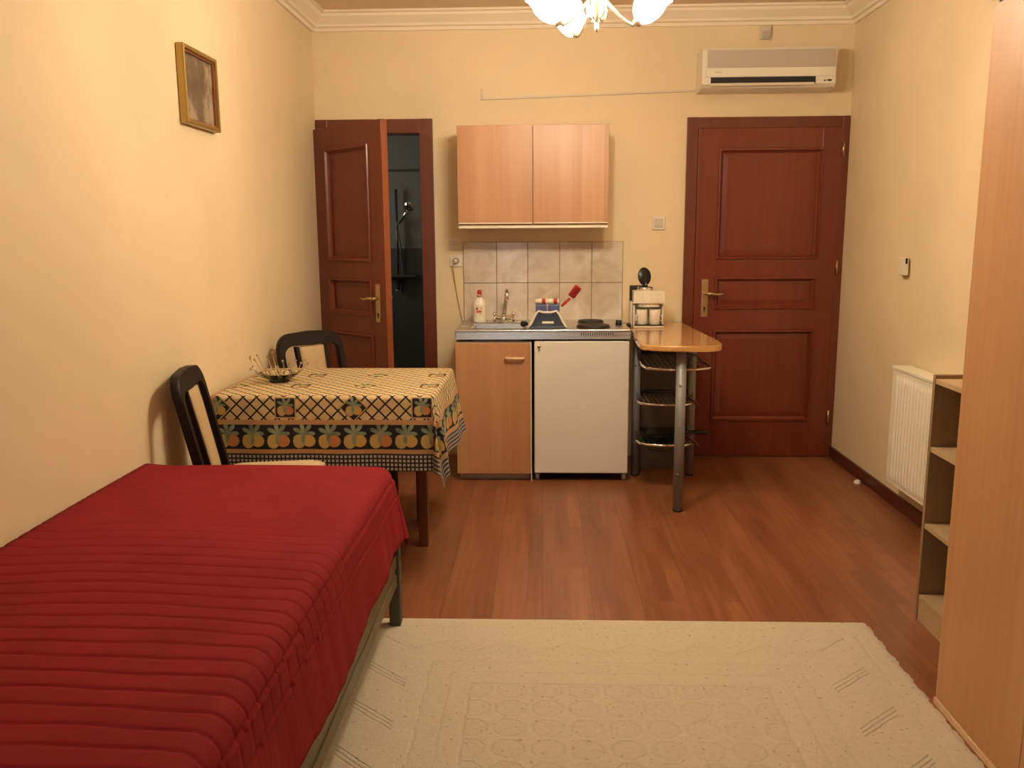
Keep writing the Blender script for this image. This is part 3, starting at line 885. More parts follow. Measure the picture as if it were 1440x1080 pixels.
m.box(0, 1.273, D-.0135, D-.001, -.0055, .0055, .001, M=T(-.362, 0, 2.203) @ RY(-math.atan2(.036, 1.315)))
tag(m.build('cable_trunking', M['plastic_dim']), 'thin cream cable trunking running along the wall to the air conditioner', 'cable trunking')

# ------------------------------------------------------------------ picture
pf = thing('framed_picture', 'small gilt framed dark relief picture hung high on the left wall', 'picture', (XL, 3.49, 1.83))
py0, py1, pz0, pz1 = 3.326, 3.668, 1.828, 2.121
m = MB(); x0 = XL+.001
for a in ((py0, py0+.018, pz0, pz1), (py1-.018, py1, pz0, pz1), (py0+.018, py1-.018, pz0, pz0+.018), (py0+.018, py1-.018, pz1-.018, pz1)):
    m.box(x0, x0+.032, a[0], a[1], a[2], a[3], .005, 2)
m.build('frame', M['gold'], pf)
MB().box(x0, x0+.012, py0+.012, py1-.012, pz0+.012, pz1-.012).build('image', M['picture'], pf)
m = MB()
for a in ((py0+.018, py0+.024, pz0+.018, pz1-.018), (py1-.024, py1-.018, pz0+.018, pz1-.018), (py0+.024, py1-.024, pz0+.018, pz0+.024), (py0+.024, py1-.024, pz1-.024, pz1-.018)):
    m.box(x0+.0122, x0+.022, a[0], a[1], a[2], a[3], .002)
m.build('inner_slip', M['cherry_edge'], pf)

# ------------------------------------------------------------------ chandelier
LC = Vector((.195, 3.25, 2.132)); KC = .95
ch = thing('chandelier', 'ceiling chandelier with three lit opal tulip shades', 'chandelier', (LC.x, LC.y, ZC))
m = MB()
m.lathe([(r_, z_*1.075) for r_, z_ in [(0, -.004), (.055, -.004), (.058, -.012), (.040, -.035), (.014, -.050), (.009, -.060), (.009, -.32), (.016, -.330), (.024, -.355), (.030, -.385), (.024, -.420), (.014, -.440), (.018, -.452), (.022, -.470), (.018, -.495), (.010, -.512), (.006, -.522), (.009, -.530), (.006, -.542), (0, -.545)]], c=(LC.x, LC.y, ZC), seg=24)
m.build('stem', M['lamp_metal'], ch)
for k in range(4):
    a = k*PI/2+.5
    MB().tube([(LC.x+math.cos(a)*r, LC.y+math.sin(a)*r, LC.z+z) for r, z in ((.018, .10), (.034, .085), (.040, .060), (.034, .035), (.022, .022), (.016, .028), (.020, .036))], .0035, 8).build('scroll', M['lamp_metal'], ch)
for a in (118, 200, -12):
    a = math.radians(a)
    u = Vector((math.cos(a), math.sin(a), 0))
    ar = MB().tube([tuple(LC + u*r + Vector((0, 0, z))) for r, z in [(a_*KC, b_*KC) for a_, b_ in ((.018, .11), (.05, .075), (.085, .035), (.115, .010), (.135, -.002), (.148, .004))]], .0055, 10).build('arm', M['lamp_metal'], ch)
    tilt = u*math.sin(.62) + Vector((0, 0, math.cos(.62)))
    q = Vector((0, 0, 1)).rotation_difference(tilt).to_matrix().to_4x4()
    base = LC + u*.148*KC + Vector((0, 0, .000))
    Ms = Matrix.Translation(base) @ q @ Matrix.Scale(KC, 4)
    MB().lathe([(0, -.002), (.012, -.002), (.018, .006), (.020, .016), (.016, .018), (0, .018)], seg=20, M=Ms).build('lamp_holder', M['lamp_metal'], ch)
    MB().lathe([(.010, .012), (.026, .020), (.042, .038), (.053, .062), (.057, .086), (.055, .108), (.058, .126), (.064, .138), (.0625, .139), (.053, .126), (.050, .108), (.052, .086), (.048, .063), (.038, .042), (.022, .024), (.010, .016)], seg=32, M=Ms).build('lamp_shade', M['shade'], ch)

# ------------------------------------------------------------------ bar table
zt2 = .86
bt = thing('bar_table', 'tall bar table with rounded wood top on three grey tube legs', 'table', (.70, 4.7, 0))
def arc(cx, cy, r, a0, a1, n): return [(cx+r*math.cos(math.radians(a0+(a1-a0)*i/n)), cy+r*math.sin(math.radians(a0+(a1-a0)*i/n))) for i in range(n+1)]
poly = [(.505, 5.315), (.505, 4.735), (.497, 4.62), (.490, 4.40)] + arc(.575, 4.275, .090, 195, 255, 6) + [(.60, 4.163), (.66, 4.146), (.72, 4.148)] + arc(.790, 4.260, .105, 270, 352, 9) + [(.897, 4.36), (.893, 4.45), (.862, 5.315)]
MB().prism(poly, zt2-.030, zt2, bevel=.009, seg=3).build('tabletop', M['bar_top'], bt)
for lx, ly, r in ((.543, 4.885, .0235), (.691, 4.222, .0255), (.862, 4.890, .0235)):
    lg = MB().lathe([(0, .012), (r, .012), (r, zt2-.031), (0, zt2-.031)], c=(lx, ly, 0), seg=28).build('leg', M['silver'], bt)
    MB().lathe([(0, .0005), (r-.001, .0005), (r+.001, .004), (r+.001, .012), (0, .012)], c=(lx, ly, 0), seg=28).build('foot_cap', M['black'], lg)
    for zz in (.20, .445, .655):
        MB().sphere((lx-.008, ly-r+.001, zz), .006, 8, 6).build('bolt', M['silver'], lg)
def wire_shelf(z, yf, xr, bow):
    s = MB().tube([(.545, 4.862, z), (.535, 4.70, z), (.522, yf+.12, z), (.535, yf+.045, z), (.575, yf+.012, z), (.66, yf-bow, z), (.77, yf-bow, z), (xr-.035, yf+.02, z), (xr, yf+.08, z), (xr-.012, yf+.2, z), (.868, 4.865, z)], .0075, 10).build('shelf_rail', M['chrome'], bt)
    mm = MB()
    for i in range(12):
        x = .560 + i*.026
        mm.tube([(x, 4.888, z-.004), (x, yf+.012, z-.004)], .0016, 6)
    mm.build('shelf_grid', M['silver'], s)
    MB().tube([(.560, 4.895, z+.006), (.846, 4.895, z+.006)], .010, 10).build('back_bar', M['black'], s)
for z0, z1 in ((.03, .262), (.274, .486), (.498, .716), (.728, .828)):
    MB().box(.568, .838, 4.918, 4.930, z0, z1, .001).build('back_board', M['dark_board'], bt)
wire_shelf(.722, 4.30, .872, .012)
wire_shelf(.492, 4.53, .83, .004)
wire_shelf(.268, 4.53, .83, .004)
gb = MB().lathe([(0, 0), (.07, 0), (.105, .018), (.122, .040), (.124, .046), (.119, .044), (.10, .024), (.068, .006), (0, .006)], c=(.655, 4.66, .2175), seg=36, sx=1.0)
tag(gb.build('green_bowl', M['green_glass']), 'dark green bowl sitting in the lowest wire shelf of the bar table', 'bowl')
fp = thing('frying_pan', 'black frying pan lying on the lowest wire shelf of the bar table', 'pan', (.655, 4.66, .272))
MB().lathe([(0, 0), (.085, 0), (.098, .006), (.112, .034), (.1135, .036), (.108, .034), (.094, .009), (.083, .004), (0, .004)], c=(.655, 4.66, .277), seg=36).build('pan_bowl', M['black'], fp)
MB().tube([(.755, 4.635, .304), (.79, 4.625, .318), (.84, 4.605, .326), (.90, 4.58, .328)], [.008, .010, .011, .010], 10).build('handle', M['black'], fp)
hk = thing('hanging_cord', 'black cord ends dangling under the bar table top', 'cord', (.62, 4.62, .74))
MB().tube([(.607, 4.62, .829), (.609, 4.62, .79), (.604, 4.62, .768)], .0042, 8).build('cable', M['black'], hk)
MB().tube([(.632, 4.62, .829), (.635, 4.62, .78), (.641, 4.615, .752), (.634, 4.612, .744)], .0042, 8).build('cable', M['black'], hk)

# coffee maker
cm = thing('coffee_maker', 'cream two-cup coffee maker with its black lid open on the bar table', 'coffee maker', (.617, 5.04, zt2))
q0, q1, qy, qz = .530, .706, 4.97, zt2+.0005
m = MB()
m.box(q0, q1, qy, qy+.15, qz, qz+.014, .004); m.box(q0, q1, qy+.085, qy+.15, qz+.014, qz+.130, .004)
m.box(q0, q0+.010, qy+.035, qy+.10, qz+.014, qz+.130); m.box(q1-.010, q1, qy+.035, qy+.10, qz+.014, qz+.130)
m.build('body', M['plastic'], cm)
m = MB()
hp = [(-.088, 0), (.088, 0), (.088, .150), (-.088, .150)]
m.prism([(q0-.001, qy+.15), (q0-.001, qy+.004), (q0+.045, qy-.010), (.618, qy-.016), (q1-.045, qy-.010), (q1+.001, qy+.004), (q1+.001, qy+.15)], qz+.142, qz+.214, bevel=.004)
m.prism([(q0+.02, qy+.14), (q0+.03, qy+.012), (.618, qy-.008), (q1-.03, qy+.012), (q1-.02, qy+.14)], qz+.122, qz+.1418)
m.build('brew_head', M['plastic'], cm)
MB().box(q0+.050, q0+.0515, qy-.0135, qy-.008, qz+.142, qz+.206).build('seam', M['plastic_dim'], cm)
MB().box(q0+.004, q1-.004, qy-.004, qy+.084, qz+.0142, qz+.018).build('cup_stand', M['black'], cm)
MB().lathe([(.040, 0), (.046, 0), (.046, .020), (.040, .020), (.040, 0)], c=(.598, qy+.06, qz+.2142), seg=32).build('filter_ring', M['chrome'], cm)
MB().lathe([(0, 0), (.040, 0), (.042, .004), (.040, .010), (0, .012)], seg=32, M=T(.597, qy+.105, qz+.292) @ RZ(.35) @ RX(math.radians(80)) @ Matrix.Diagonal((1, 1.28, 1, 1))).box(.592, .618, qy+.10, qy+.118, qz+.214, qz+.245, .002).build('lid', M['black'], cm)
MB().box(q0-.014, q0+.092, qy+.10, qy+.150, qz+.215, qz+.240, .003).box(q0-.014, q0-.0015, qy+.10, qy+.15, qz+.15, qz+.216, .002).build('rear_housing', M['black'], cm)
MB().box(q0-.016, q0-.0015, qy+.07, qy+.13, qz, qz+.15, .003).build('wall_shadow_strip', M['plastic_dim'], cm)  # grey box standing in for the machine's shadow on the wall
MB().box(q0-.035, q0-.012, qy+.03, qy+.065, qz, qz+.024, .004).build('power_plug', M['black'], cm)
for i, cxp in enumerate((.5795, .6555)):
    cu = thing('coffee_cup', ('white cup on the left under the coffee maker spout' if i == 0 else 'white cup on the right under the coffee maker spout'), 'cup', (cxp, qy+.038, qz+.018), 0, 'cups in the coffee maker')
    MB().lathe([(0, 0), (.030, 0), (.0325, .003), (.0335, .086), (.0325, .088), (.031, .086), (.0295, .006), (0, .006)], c=(cxp, qy+.033, qz+.0183), seg=28).build('cup_body', M['white'], cu)
    s = -1 if i == 0 else 1
    MB().tube([(cxp+s*.026, qy+.014, qz+.072), (cxp+s*.034, qy+.004, qz+.072), (cxp+s*.040, qy-.003, qz+.060), (cxp+s*.038, qy-.002, qz+.046), (cxp+s*.026, qy+.014, qz+.036)], .0038, 8).build('handle', M['white'], cu)

# ------------------------------------------------------------------ dining table, cloth, bowl
tz = .757
dt_ = thing('dining_table', 'brown wooden dining table under the fruit tablecloth', 'table', (-.90, 3.75, 0))
tx0, tx1, ty0, ty1 = -1.352, -.452, 3.385, 4.105
MB().box(tx0, tx1, ty0, ty1, tz-.024, tz, .003).build('tabletop', M['table_leg'], dt_)
MB().box(-1.29, -.535, 3.685, 4.055, tz-.11, tz-.0245).build('apron', M['table_leg'], dt_)
for lx, ly in ((-.541, 3.708), (-1.30, 3.708), (-.600, 4.045), (-1.30, 4.045)):
    MB().box(lx-.021, lx+.021, ly-.021, ly+.021, .0005, tz-.025, .003).build('leg', M['table_leg'], dt_)

def drape(cx0, cx1, cy0, cy1, z, R, fn_flare, p=4.0):
    def f(x, y, off=0.0):
        bx = min(max(x, cx0), cx1); by = min(max(y, cy0), cy1)
        a = x-bx; b = y-by
        if abs(a) < 1e-9 and abs(b) < 1e-9: return Vector((x, y, z+off))
        r = (abs(a)**p + abs(b)**p)**(1/p)
        d = math.hypot(a, b); ux, uy = a/d, b/d
        if r < R*PI/2:
            th = r/R; out = (R+off)*math.sin(th); dn = R - (R+off)*math.cos(th)
        else:
            out = R+off + fn_flare(r-R*PI/2, math.atan2(b, a), bx, by); dn = R + (r-R*PI/2)
        return Vector((bx+ux*out, by+uy*out, z-dn))
    return f
# cloth sheet: hem at s=0 (left) .. CW, t=0 (front) .. CL (back)
OV = .318
Rr = .010
sx0, sx1 = tx0-.20, tx1+OV+.004
sy0, sy1 = ty0-OV, ty1+.20
CW, CL = sx1-sx0, sy1-sy0
def flare_t(r, th, bx, by):
    deg = math.degrees(th) % 360
    if 100 < deg < 260 or 60 < deg <= 100: return .001
    if deg < 60 or deg > 350:   # right-hand side
        return .004 + r*(.09 + .12*max(0, by-3.75)/.35) + .010*math.sin((by-3.4)*17)*min(r/.2, 1)
    if deg > 280:               # front right corner
        k = (deg-280)/70
        return .004 + r*(.06+.16*math.sin(k*PI)) + .022*math.sin(k*PI*3)*min(r/.15, 1)
    return .003 + r*.045 + .004*math.sin(bx*21)*min(r/.2, 1)
dfn = drape(tx0-.001, tx1+.002, ty0-.002, ty1+.002, tz+.0035, Rr, flare_t)
us = []; 
def fill(a, b, step):
    n = max(1, int(round((b-a)/step))); return [a+(b-a)*i/n for i in range(n)]
us = fill(sx0, tx0-.001, .02) + fill(tx0-.001, tx1-.02, .03) + fill(tx1-.02, tx1+.04, .004) + fill(tx1+.04, sx1, .012) + [sx1]
vs = fill(sy0, ty0-.04, .012) + fill(ty0-.04, ty0+.02, .004) + fill(ty0+.02, ty1, .03) + fill(ty1, sy1, .012) + [sy1]
m = MB().grid(lambda x, y: dfn(x, y), us, vs, uvfn=lambda x, y: (x-sx0, y-sy0))
M['cloth'] = mat_cloth(CW, CL)
tcl = m.build('tablecloth', M['cloth'], base=(-.9, 3.75, .76))
tag(tcl, 'lattice and fruit print tablecloth draped over the dining table', 'tablecloth')

gb = thing('glass_bowl', 'shallow glass bowl with a beaded wire rim on the dining table', 'bowl', (-1.175, 3.72, tz+.0045))
gc = Vector((-1.175, 3.72, tz+.0045))
MB().lathe([(0, 0), (.046, 0), (.044, .006), (.030, .010), (0, .010)], c=tuple(gc), seg=28).build('base', M['chair_wood'], gb)
MB().lathe([(0, .0102), (.03, .0105), (.06, .018), (.088, .036), (.092, .040), (.088, .039), (.06, .0215), (.03, .0135), (0, .013)], c=tuple(gc), seg=36).build('glass_dish', M['glass'], gb)
for i in range(22):
    a = 2*PI*i/22 + .13*math.sin(i*3.1)
    hgt = .062 + .022*((i*7) % 5)/4 + (.030 if 100 < math.degrees(a) % 360 < 215 else 0)
    rad = .118 + .010*((i*3) % 4)/3
    u = Vector((math.cos(a), math.sin(a), 0)); tdir = Vector((-u.y, u.x, 0))
    pts = [gc+u*.05+Vector((0, 0, .014)), gc+u*.080+tdir*.006+Vector((0, 0, .030)), gc+u*.103-tdir*.004+Vector((0, 0, .048)), gc+u*rad+tdir*.006+Vector((0, 0, hgt))]
    wv = MB().tube([tuple(p) for p in pts], .0017, 6).build('wire_stem', M['wire'], gb)
    MB().sphere(tuple(pts[3]), .0058, 10, 6).build('bead', M['glass'], wv)

# ------------------------------------------------------------------ dining chairs
def make_chair():
    """local axes: floor centre at the origin, the sitter faces -y"""
    t = thing('dining_chair', '', 'chair', (0, 0, 0))
    hw = .178
    def back(z): # y of the back at height z
        return .185 + max(0, z-.46)*.215
    for s in (-1, 1):
        MB().box(s*.150-.019, s*.150+.019, -.195, -.157, .0005, .432, .004).build('leg', M['chair_wood'], t, local=True)
    m = MB(); m.box(-.172, .172, -.195, .18, .425, .462, .006); m.build('seat_frame', M['chair_wood'], t, local=True)
    m = MB()
    us = [-1+2*i/16 for i in range(17)]
    def seatf(u, v):
        e = max(abs(u), abs(v))
        h = .522 - .026*(max(0, e-.6)/.4)**2
        return (u*.170, -.015+v*.183, h)
    m.grid(seatf, us, us)
    rim = [seatf(u, -1) for u in us] + [seatf(1, v) for v in us[1:]] + [seatf(-u, 1) for u in us[1:]] + [seatf(-1, -v) for v in us[1:-1]]
    A = [m.bm.verts.new(p) for p in rim]; B = [m.bm.verts.new((p[0], p[1], .462)) for p in rim]
    for i in range(len(A)):
        j = (i+1) % len(A); m.bm.faces.new((A[i], A[j], B[j], B[i]))
    m.bm.faces.new(B)
    bmesh.ops.remove_doubles(m.bm, verts=m.bm.verts, dist=1e-5)
    m.build('seat', M['cream_cloth'], t, local=True)
    # rear legs
    for s in (-1, 1):
        m = MB()
        prof = [(.225, .0005), (.200, .25), (.185, .462)]
        a = [[m.bm.verts.new((s*hw-s*.0+dx, y+dy, z)) for dx, dy in ((-.016, -.018), (.016, -.018), (.016, .018), (-.016, .018))] for y, z in prof]
        for A_, B_ in zip(a, a[1:]):
            for i in range(4): m.bm.faces.new((A_[i], A_[(i+1) % 4], B_[(i+1) % 4], B_[i]))
        m.bm.faces.new(a[0]); m.bm.faces.new(list(reversed(a[-1])))
        m.build('leg', M['chair_wood'], t, local=True)
    # back frame: an inverted U, wide top rail with rounded shoulders, seen flat in the plane of the back
    def plane(x, z, dy): return (x, back(z)+dy, z)
    outer = [(-hw-.016, .462), (-hw-.016, .80)] + [(-hw-.016+.085*(1-math.cos(q)), .83+.085*math.sin(q)) for q in [PI/2*i/7 for i in range(8)]] + [(0, .921)]
    outer = outer + [(-x, z) for x, z in reversed(outer[:-1])]
    inner = [(-hw+.014, .462), (-hw+.014, .78)] + [(-hw+.014+.058*(1-math.cos(q)), .81+.045*math.sin(q)) for q in [PI/2*i/7 for i in range(8)]] + [(0, .850)]
    inner = inner + [(-x, z) for x, z in reversed(inner[:-1])]
    m = MB()
    n = len(outer)
    L = [[m.bm.verts.new(plane(x, z, dy)) for x, z in ring] for ring, dy in ((outer, -.015), (outer, .017), (inner, .017), (inner, -.015))]
    for a, b_ in ((0, 1), (1, 2), (2, 3), (3, 0)):
        for i in range(n-1):
            f = m.bm.faces.new((L[a][i], L[a][i+1], L[b_][i+1], L[b_][i])); f.smooth = a in (0, 2) and 1 < i < n-3
    for i in (0, n-1): m.bm.faces.new([L[k][i] for k in range(4)])
    m.build('back_frame', M['chair_wood'], t, local=True)
    for s in (-1, 1):
        m = MB()
        a = [[m.bm.verts.new((s*x+dx, back(z)+dy, z)) for dx, dy in ((-.009, -.012), (.009, -.012), (.009, .014), (-.009, .014))] for x, z in ((.070, .47), (.084, .848))]
        for i in range(4): m.bm.faces.new((a[0][i], a[0][(i+1) % 4], a[1][(i+1) % 4], a[1][i]))
        m.bm.faces.new(a[0]); m.bm.faces.new(list(reversed(a[1])))
        m.build('slat', M['chair_wood'], t, local=True)
    m = MB()
    us2 = [-1+2*i/8 for i in range(9)]; vs2 = [i/12 for i in range(13)]
    def pad(sgn):
        def f(u, v):
            z = .500+v*.345
            x = u*(.060+.013*v)
            e = max(abs(u), abs(2*v-1))
            return (x, back(z)+sgn*(.020-.010*e**4)-.002, z)
        return f
    m.grid(pad(-1), us2, vs2); m.grid(pad(1), us2, vs2)
    # close the rim
    bmesh.ops.remove_doubles(m.bm, verts=m.bm.verts, dist=1e-6)
    be = [e for e in m.bm.edges if e.is_boundary]
    bmesh.ops.bridge_loops(m.bm, edges=be)
    m.build('back_pad', M['pad_back'], t, local=True)
    return t
c1 = make_chair()
c1['group'] = 'dining chairs'
c1['label'] = 'dark dining chair in front of the table, against the left wall by the bed'
c2 = copy_tree(c1)
c2['label'] = 'dark dining chair behind the table, in front of the bathroom door'
c1.location = (-1.048, 3.128, 0); c1.rotation_euler = (0, 0, PI/2 + math.radians(10))
c2.location = (-.985, 4.135, 0); c2.rotation_euler = (0, 0, math.radians(50))

# ------------------------------------------------------------------ bed
bed = thing('bed_frame', 'olive grey metal single bed frame along the left wall', 'bed', (-.95, 1.87, 0))
bz = .165
MB().box(-.550, -.524, .90, 2.86, bz, .355, .003).box(-.5245, -.519, .90, 2.86, bz+.002, bz+.045, .002).box(-.5245, -.519, .90, 2.86, .235, .285, .002).build('side_rail', M['bed_metal'], bed)
MB().box(-1.372, -1.345, .90, 2.86, bz, .355, .003).build('side_rail', M['bed_metal'], bed)
MB().box(-1.345, -.55, 2.835, 2.86, .20, .355, .003).build('end_rail', M['bed_metal'], bed)
MB().box(-1.345, -.55, .90, .925, .20, .355, .003).build('end_rail', M['bed_metal'], bed)
for x in (-.531, -1.355):
    for y in (2.886, .88):
        MB().box(x-.021, x+.021, y-.021, y+.021, .0125 if x > -1 else .0005, .37, .005, 2).build('leg', M['bed_leg'], bed)
MB().box(-1.33, -.553, 2.872, 2.895, .105, .145, .003).build('stretcher', M['bed_leg'], bed)
MB().box(-1.344, -.556, .93, 2.83, .28, .355).build('slat_base', M['bed_metal'], bed)
mt = MB().box(-1.365, -.525, .91, 2.845, .356, .600, .03, 3).build('mattress', M['mattress'])
tag(mt, 'plain mattress hidden under the red quilt', 'mattress')

QP = .056
qx0, qx1 = -1.368, -.528
qy1 = 2.825
def crown(x, y):
    u = (x-qx0)/(qx1-qx0)
    return (.013-.004*max(0, y-2.2))*math.sin(PI*min(max(u*.8+.12, 0), 1)) + .003*math.sin(x*7+y*3)*math.sin(y*2.2) + (.010 if u < .1 else 0)*(1-u/.1 if u < .1 else 0)
def flare_q(r, th, bx, by):
    deg = math.degrees(th)
    w_ = (.004*math.sin(by*11+1.6*math.sin(by*5)) + .0012*math.sin(by*47+2*math.sin(by*7)))*min(r/.15, 1)
    if deg < 1: return .004 + r*.13 + w_
    if deg > 89: return .006
    k = deg/90
    return .006 + r*(.13*(1-k)+.03+.14*math.sin(k*PI))
qd = drape(qx0-.5, qx1-.035, .2, qy1-.02, .615, .050, flare_q, 5.0)
def qh(x, y):
    w_ = .005*math.sin(x*5.3+y*2) + .003*math.sin(x*13+y*17) + .002*math.sin(x*31-y*23)
    ph = (y + w_)/QP
    fr_ = ph - math.floor(ph)
    k = min(1.0, max(.22, (2.35-y)/.5))
    # a stitched seam: narrow crease, the near side of it puffed a little higher
    d0 = min(fr_, 1-fr_)*QP
    h = -.0036*k*math.exp(-(d0/.0042)**2) + .0005*k*math.sin(PI*fr_)
    # on the overhang the cross seams fade out, two lengthwise seams take over
    over = x-(qx1-.035)
    if over > .03: h *= max(.12, 1-(over-.03)/.16)*(1.0 if y < 2.1 else max(.3, 1-(y-2.1)*2))
    for s_ in (.075, .135):
        dd = over-s_-.004*math.sin(y*6)-.003*math.sin(y*2.3)
        if abs(dd) < .016: h += (-.0040*(1-abs(dd)/.016)**2 if dd < 0 else .0022*(1-dd/.016)**2)
    return h
ovq = .292
ys = []
y = .86
k0 = math.floor(.86/QP)
while k0*QP < qy1+ovq:
    for f_ in (.0, .03, .07, .10, .16, .3, .45, .6, .75, .88, .96):
        yy_ = (k0+f_)*QP
        if .86 <= yy_ <= qy1+.30: ys.append(yy_)
    k0 += 1
# rows follow the wavering seams: use plain dense rows
ys = [.86 + i*.0034 for i in range(int((qy1-.02+ovq-.86)/.0034)+1)]
xs_ = [qx0-.002+i*.025 for i in range(31)]
xs_ = [x for x in xs_ if x < qx1-.06] + fill(qx1-.06, qx1+.14, .005) + fill(qx1+.14, qx1-.035+ovq, .010) + [qx1-.035+ovq]
def hem(x, y):
    return y
def quilt(x, y):
    # scalloped hem: the overhang is a touch uneven along the bed
    over = x-(qx1-.035)
    if over > 0: x = (qx1-.035) + over*(1 + .03*math.sin(y*4.1) + .015*math.sin(y*11))
    p = qd(x, y, qh(x, y))
    if over <= .0: p.z += crown(x, y)
    else: p.z += crown(qx1-.035, y)*max(0, 1-over/.12)
    return p
m = MB().grid(quilt, xs_, ys)
qo = m.build('bedspread', M['quilt'])
sol = qo.modifiers.new('thickness', 'SOLIDIFY'); sol.thickness = .006; sol.offset = -1
tag(qo, 'crimson quilted bedspread hanging over the bed', 'bedspread')

# ------------------------------------------------------------------ rug
m = MB()
x0, x1, y0, y1 = RUG
us = [x0+(x1-x0)*i/120 for i in range(121)]; vs = [y0+(y1-y0)*i/150 for i in range(151)]
def rugf(x, y):
    e = min(x-x0, x1-x, y-y0, y1-y)
    j = .0035*math.sin(x*91+y*57)+.0025*math.sin(x*211-y*173)
    xx, yy = x, y
    if x1-x < 1e-6: xx += j
    if y1-y < 1e-6: yy += j
    return (xx, yy, .0115 if e > .001 else .001)
m.grid(rugf, us, vs, uvfn=lambda x, y: (x-x0, y-y0))
tag(m.build('rug', M['rug']), 'cream carved-pile rug on the laminate floor beside the bed', 'rug')

# ------------------------------------------------------------------ right side: radiator, thermostat, shelf, wardrobe, doorstop
rd = thing('radiator', 'cream panel radiator on the right wall behind the shelf unit', 'radiator', (1.78, 3.7, .15))
ry0, ry1, rz0, rz1 = 3.10, 4.235, .165, .752
m = MB()
# ribbed front panel
us = []; k = ry0+.012
def rib(y, z): 
    return y
pitch = .0335
n = int((ry1-ry0-.03)/pitch)
sec = []
for i in range(n):
    yb = ry0+.015+i*pitch
    sec += [(yb, 0), (yb+.006, -.007), (yb+.0225, -.007), (yb+.0285, 0)]
sec.append((ry1-.012, 0)); sec.insert(0, (ry0+.003, 0))
xf = 1.733
zz = [(rz0, .004), (rz0+.02, 0), (rz0+.045, None), (rz1-.065, None), (rz1-.04, 0), (rz1-.018, 0)]
G = [[m.bm.verts.new((xf+(o if o is not None else dxx)+(0 if o is not None else 0), yv, z)) for z, o in zz] for yv, dxx in sec]
for i in range(len(G)-1):
    for j in range(len(zz)-1): m.bm.faces.new((G[i][j], G[i+1][j], G[i+1][j+1], G[i][j+1]))
m.box(xf+.001, xf+.012, ry0+.003, ry1-.012, rz0+.002, rz1-.02)
m.build('front_panel', M['radiator'], rd)
MB().box(1.800, 1.812, ry0+.003, ry1-.003, rz0, rz1-.018).build('rear_panel', M['radiator'], rd)
MB().box(xf-.004, 1.818, ry0, ry1, rz1-.016, rz1, .003).build('top_grille', M['radiator'], rd)
for y in (ry0, ry1-.008):
    MB().box(xf+.002, 1.816, y, y+.008, rz0+.03, rz1-.017).build('side_cover', M['radiator'], rd)
MB().box(1.8125, XR-.0005, 3.5, 3.54, .3, .6).box(1.8125, XR-.0005, 3.95, 3.99, .3, .6).build('wall_bracket', M['radiator'], rd)

th = thing('thermostat', 'small cream thermostat on the right wall above the radiator', 'thermostat', (XR, 4.39, 1.19))
MB().box(XR-.012, XR-.001, 4.362, 4.465, 1.192, 1.272, .003).build('wall_plate', M['plastic_dim'], th)
cv = MB().box(XR-.038, XR-.0122, 4.335, 4.405, 1.188, 1.274, .004, 2).build('housing', M['plastic'], th)
MB().box(XR-.030, XR-.020, 4.3335, 4.3352, 1.245, 1.272).build('slot', M['dark'], cv)
m = MB().lathe([(0, 0), (.020, 0), (.021, .006), (.018, .016), (.010, .023), (0, .025)], c=(1.778, 4.72, .0005), seg=24)
tag(m.build('doorstop', M['white']), 'small white round doorstop on the floor by the skirting board', 'doorstop')

sf = thing('shelf_unit', 'low open oak shelf unit between the radiator and the wardrobe', 'shelf', (1.55, 2.72, 0))
fx0, fx1, fy0, fy1 = 1.370, 1.715, 2.43, 3.003
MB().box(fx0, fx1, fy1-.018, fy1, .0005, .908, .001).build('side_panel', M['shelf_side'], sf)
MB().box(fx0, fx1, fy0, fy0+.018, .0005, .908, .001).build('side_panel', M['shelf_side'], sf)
for z in (.895, .651, .368, .098):
    MB().box(fx0+.002, fx1-.006, fy0+.0185, fy1-.0185, z-.018, z, .001).build('shelf_board', M['shelf_wood'], sf)
MB().box(fx0+.004, fx0+.020, fy0+.0185, fy1-.0185, .0005, .0795).build('plinth', M['shelf_wood'], sf)
MB().box(fx1-.005, fx1, fy0+.0185, fy1-.0185, .02, .895).build('back_panel', M['shelf_side'], sf)

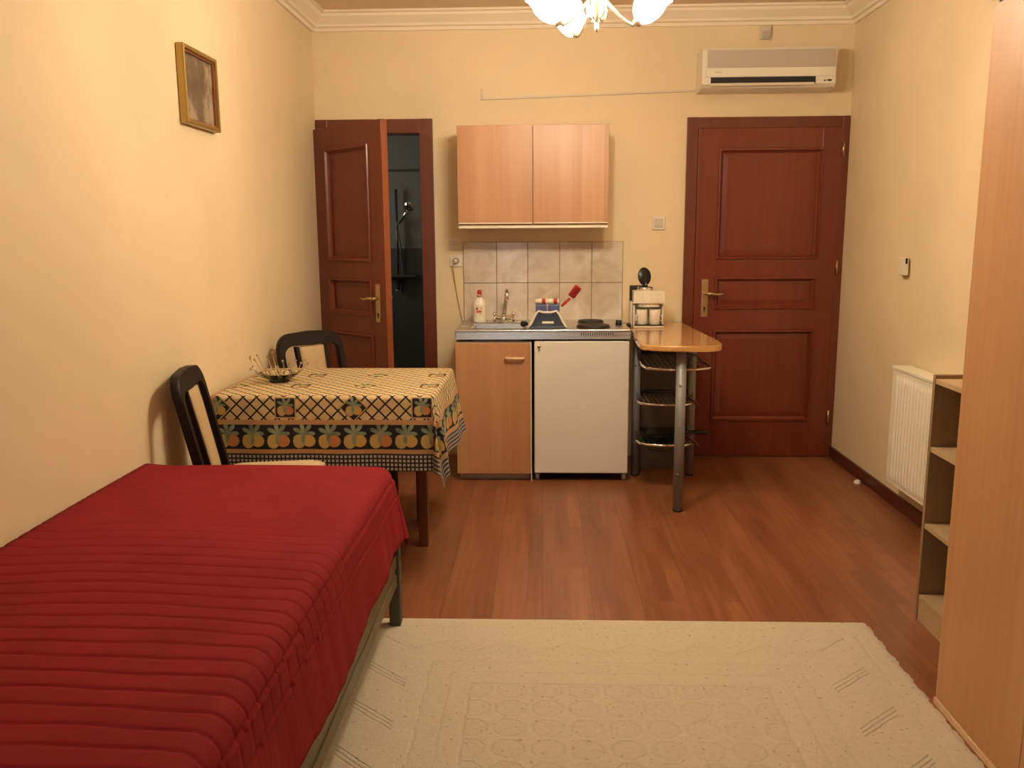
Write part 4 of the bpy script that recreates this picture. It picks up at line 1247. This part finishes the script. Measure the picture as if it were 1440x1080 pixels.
wd = thing('wardrobe', 'tall beech wardrobe standing at the right edge beside the rug', 'wardrobe', (1.5, 1.75, 0))
wx, wy0, wy1, wz = 1.182, 1.05, 2.413, 1.985
MB().box(wx+.021, 1.800, wy0, wy1, .07, wz, .001).build('body', M['beech_plain'], wd)
MB().box(wx-.004, 1.795, wy0+.004, wy1+.002, .0005, .020, .001).build('plinth_strip', M['beech_edge'], wd)
MB().box(wx+.012, 1.795, wy0+.004, wy1-.002, .0205, .0695).build('plinth', M['beech_plain'], wd)
MB().box(wx+.010, 1.795, wy0, wy1-.004, wz+.0005, wz+.010).build('top_shadow_strip', M['dark'], wd)  # dark strip painting the shadow under the overhanging top panel
MB().box(wx-.012, 1.803, wy0-.005, wy1+.004, wz+.0105, wz+.034, .003).build('top_panel', M['beech_plain'], wd)
for i in range(3):
    ya = wy1-(i+1)*.449-.005*0; 
    dr = MB().box(wx, wx+.019, ya+.0025, ya+.449-.0005, .023, wz-.001, .001).build('door', M['beech_plain'], wd)
    if i > 0:
        MB().tube([(wx, ya+.40, 1.0), (wx-.022, ya+.40, 1.005), (wx-.022, ya+.40, 1.095), (wx, ya+.40, 1.10)], .005, 10).build('handle', M['chrome'], dr)

# ------------------------------------------------------------------ camera
F0, H, PIT, YAW, ROL = 1199.84, 1.39916, .173065, -.03627, -.00649
Fv = Vector((math.sin(YAW)*math.cos(PIT), math.cos(YAW)*math.cos(PIT), -math.sin(PIT)))
Rv = Fv.cross(Vector((0, 0, 1))).normalized(); Uv = Rv.cross(Fv)
R2 = Rv*math.cos(ROL) + Uv*math.sin(ROL); U2 = -Rv*math.sin(ROL) + Uv*math.cos(ROL)
cam = bpy.data.cameras.new('camera'); co = bpy.data.objects.new('camera', cam); COL.objects.link(co)
mw = Matrix(((R2.x, U2.x, -Fv.x, 0), (R2.y, U2.y, -Fv.y, 0), (R2.z, U2.z, -Fv.z, H), (0, 0, 0, 1)))
co.matrix_world = mw
cam.sensor_fit = 'HORIZONTAL'; cam.sensor_width = 36; cam.lens = F0/1440*36; cam.clip_start = .02
SC.camera = co

# ------------------------------------------------------------------ world and view
wld = bpy.data.worlds.new('night'); SC.world = wld; wld.use_nodes = True
wld.node_tree.nodes['Background'].inputs[0].default_value = (.02, .02, .03, 1)
wld.node_tree.nodes['Background'].inputs[1].default_value = .2
vs_ = SC.view_settings
SC.display_settings.display_device = 'sRGB'
vs_.view_transform = 'Standard'; vs_.look = 'None'; vs_.gamma = 1.0; vs_.use_curve_mapping = False
vs_.exposure = 0.0
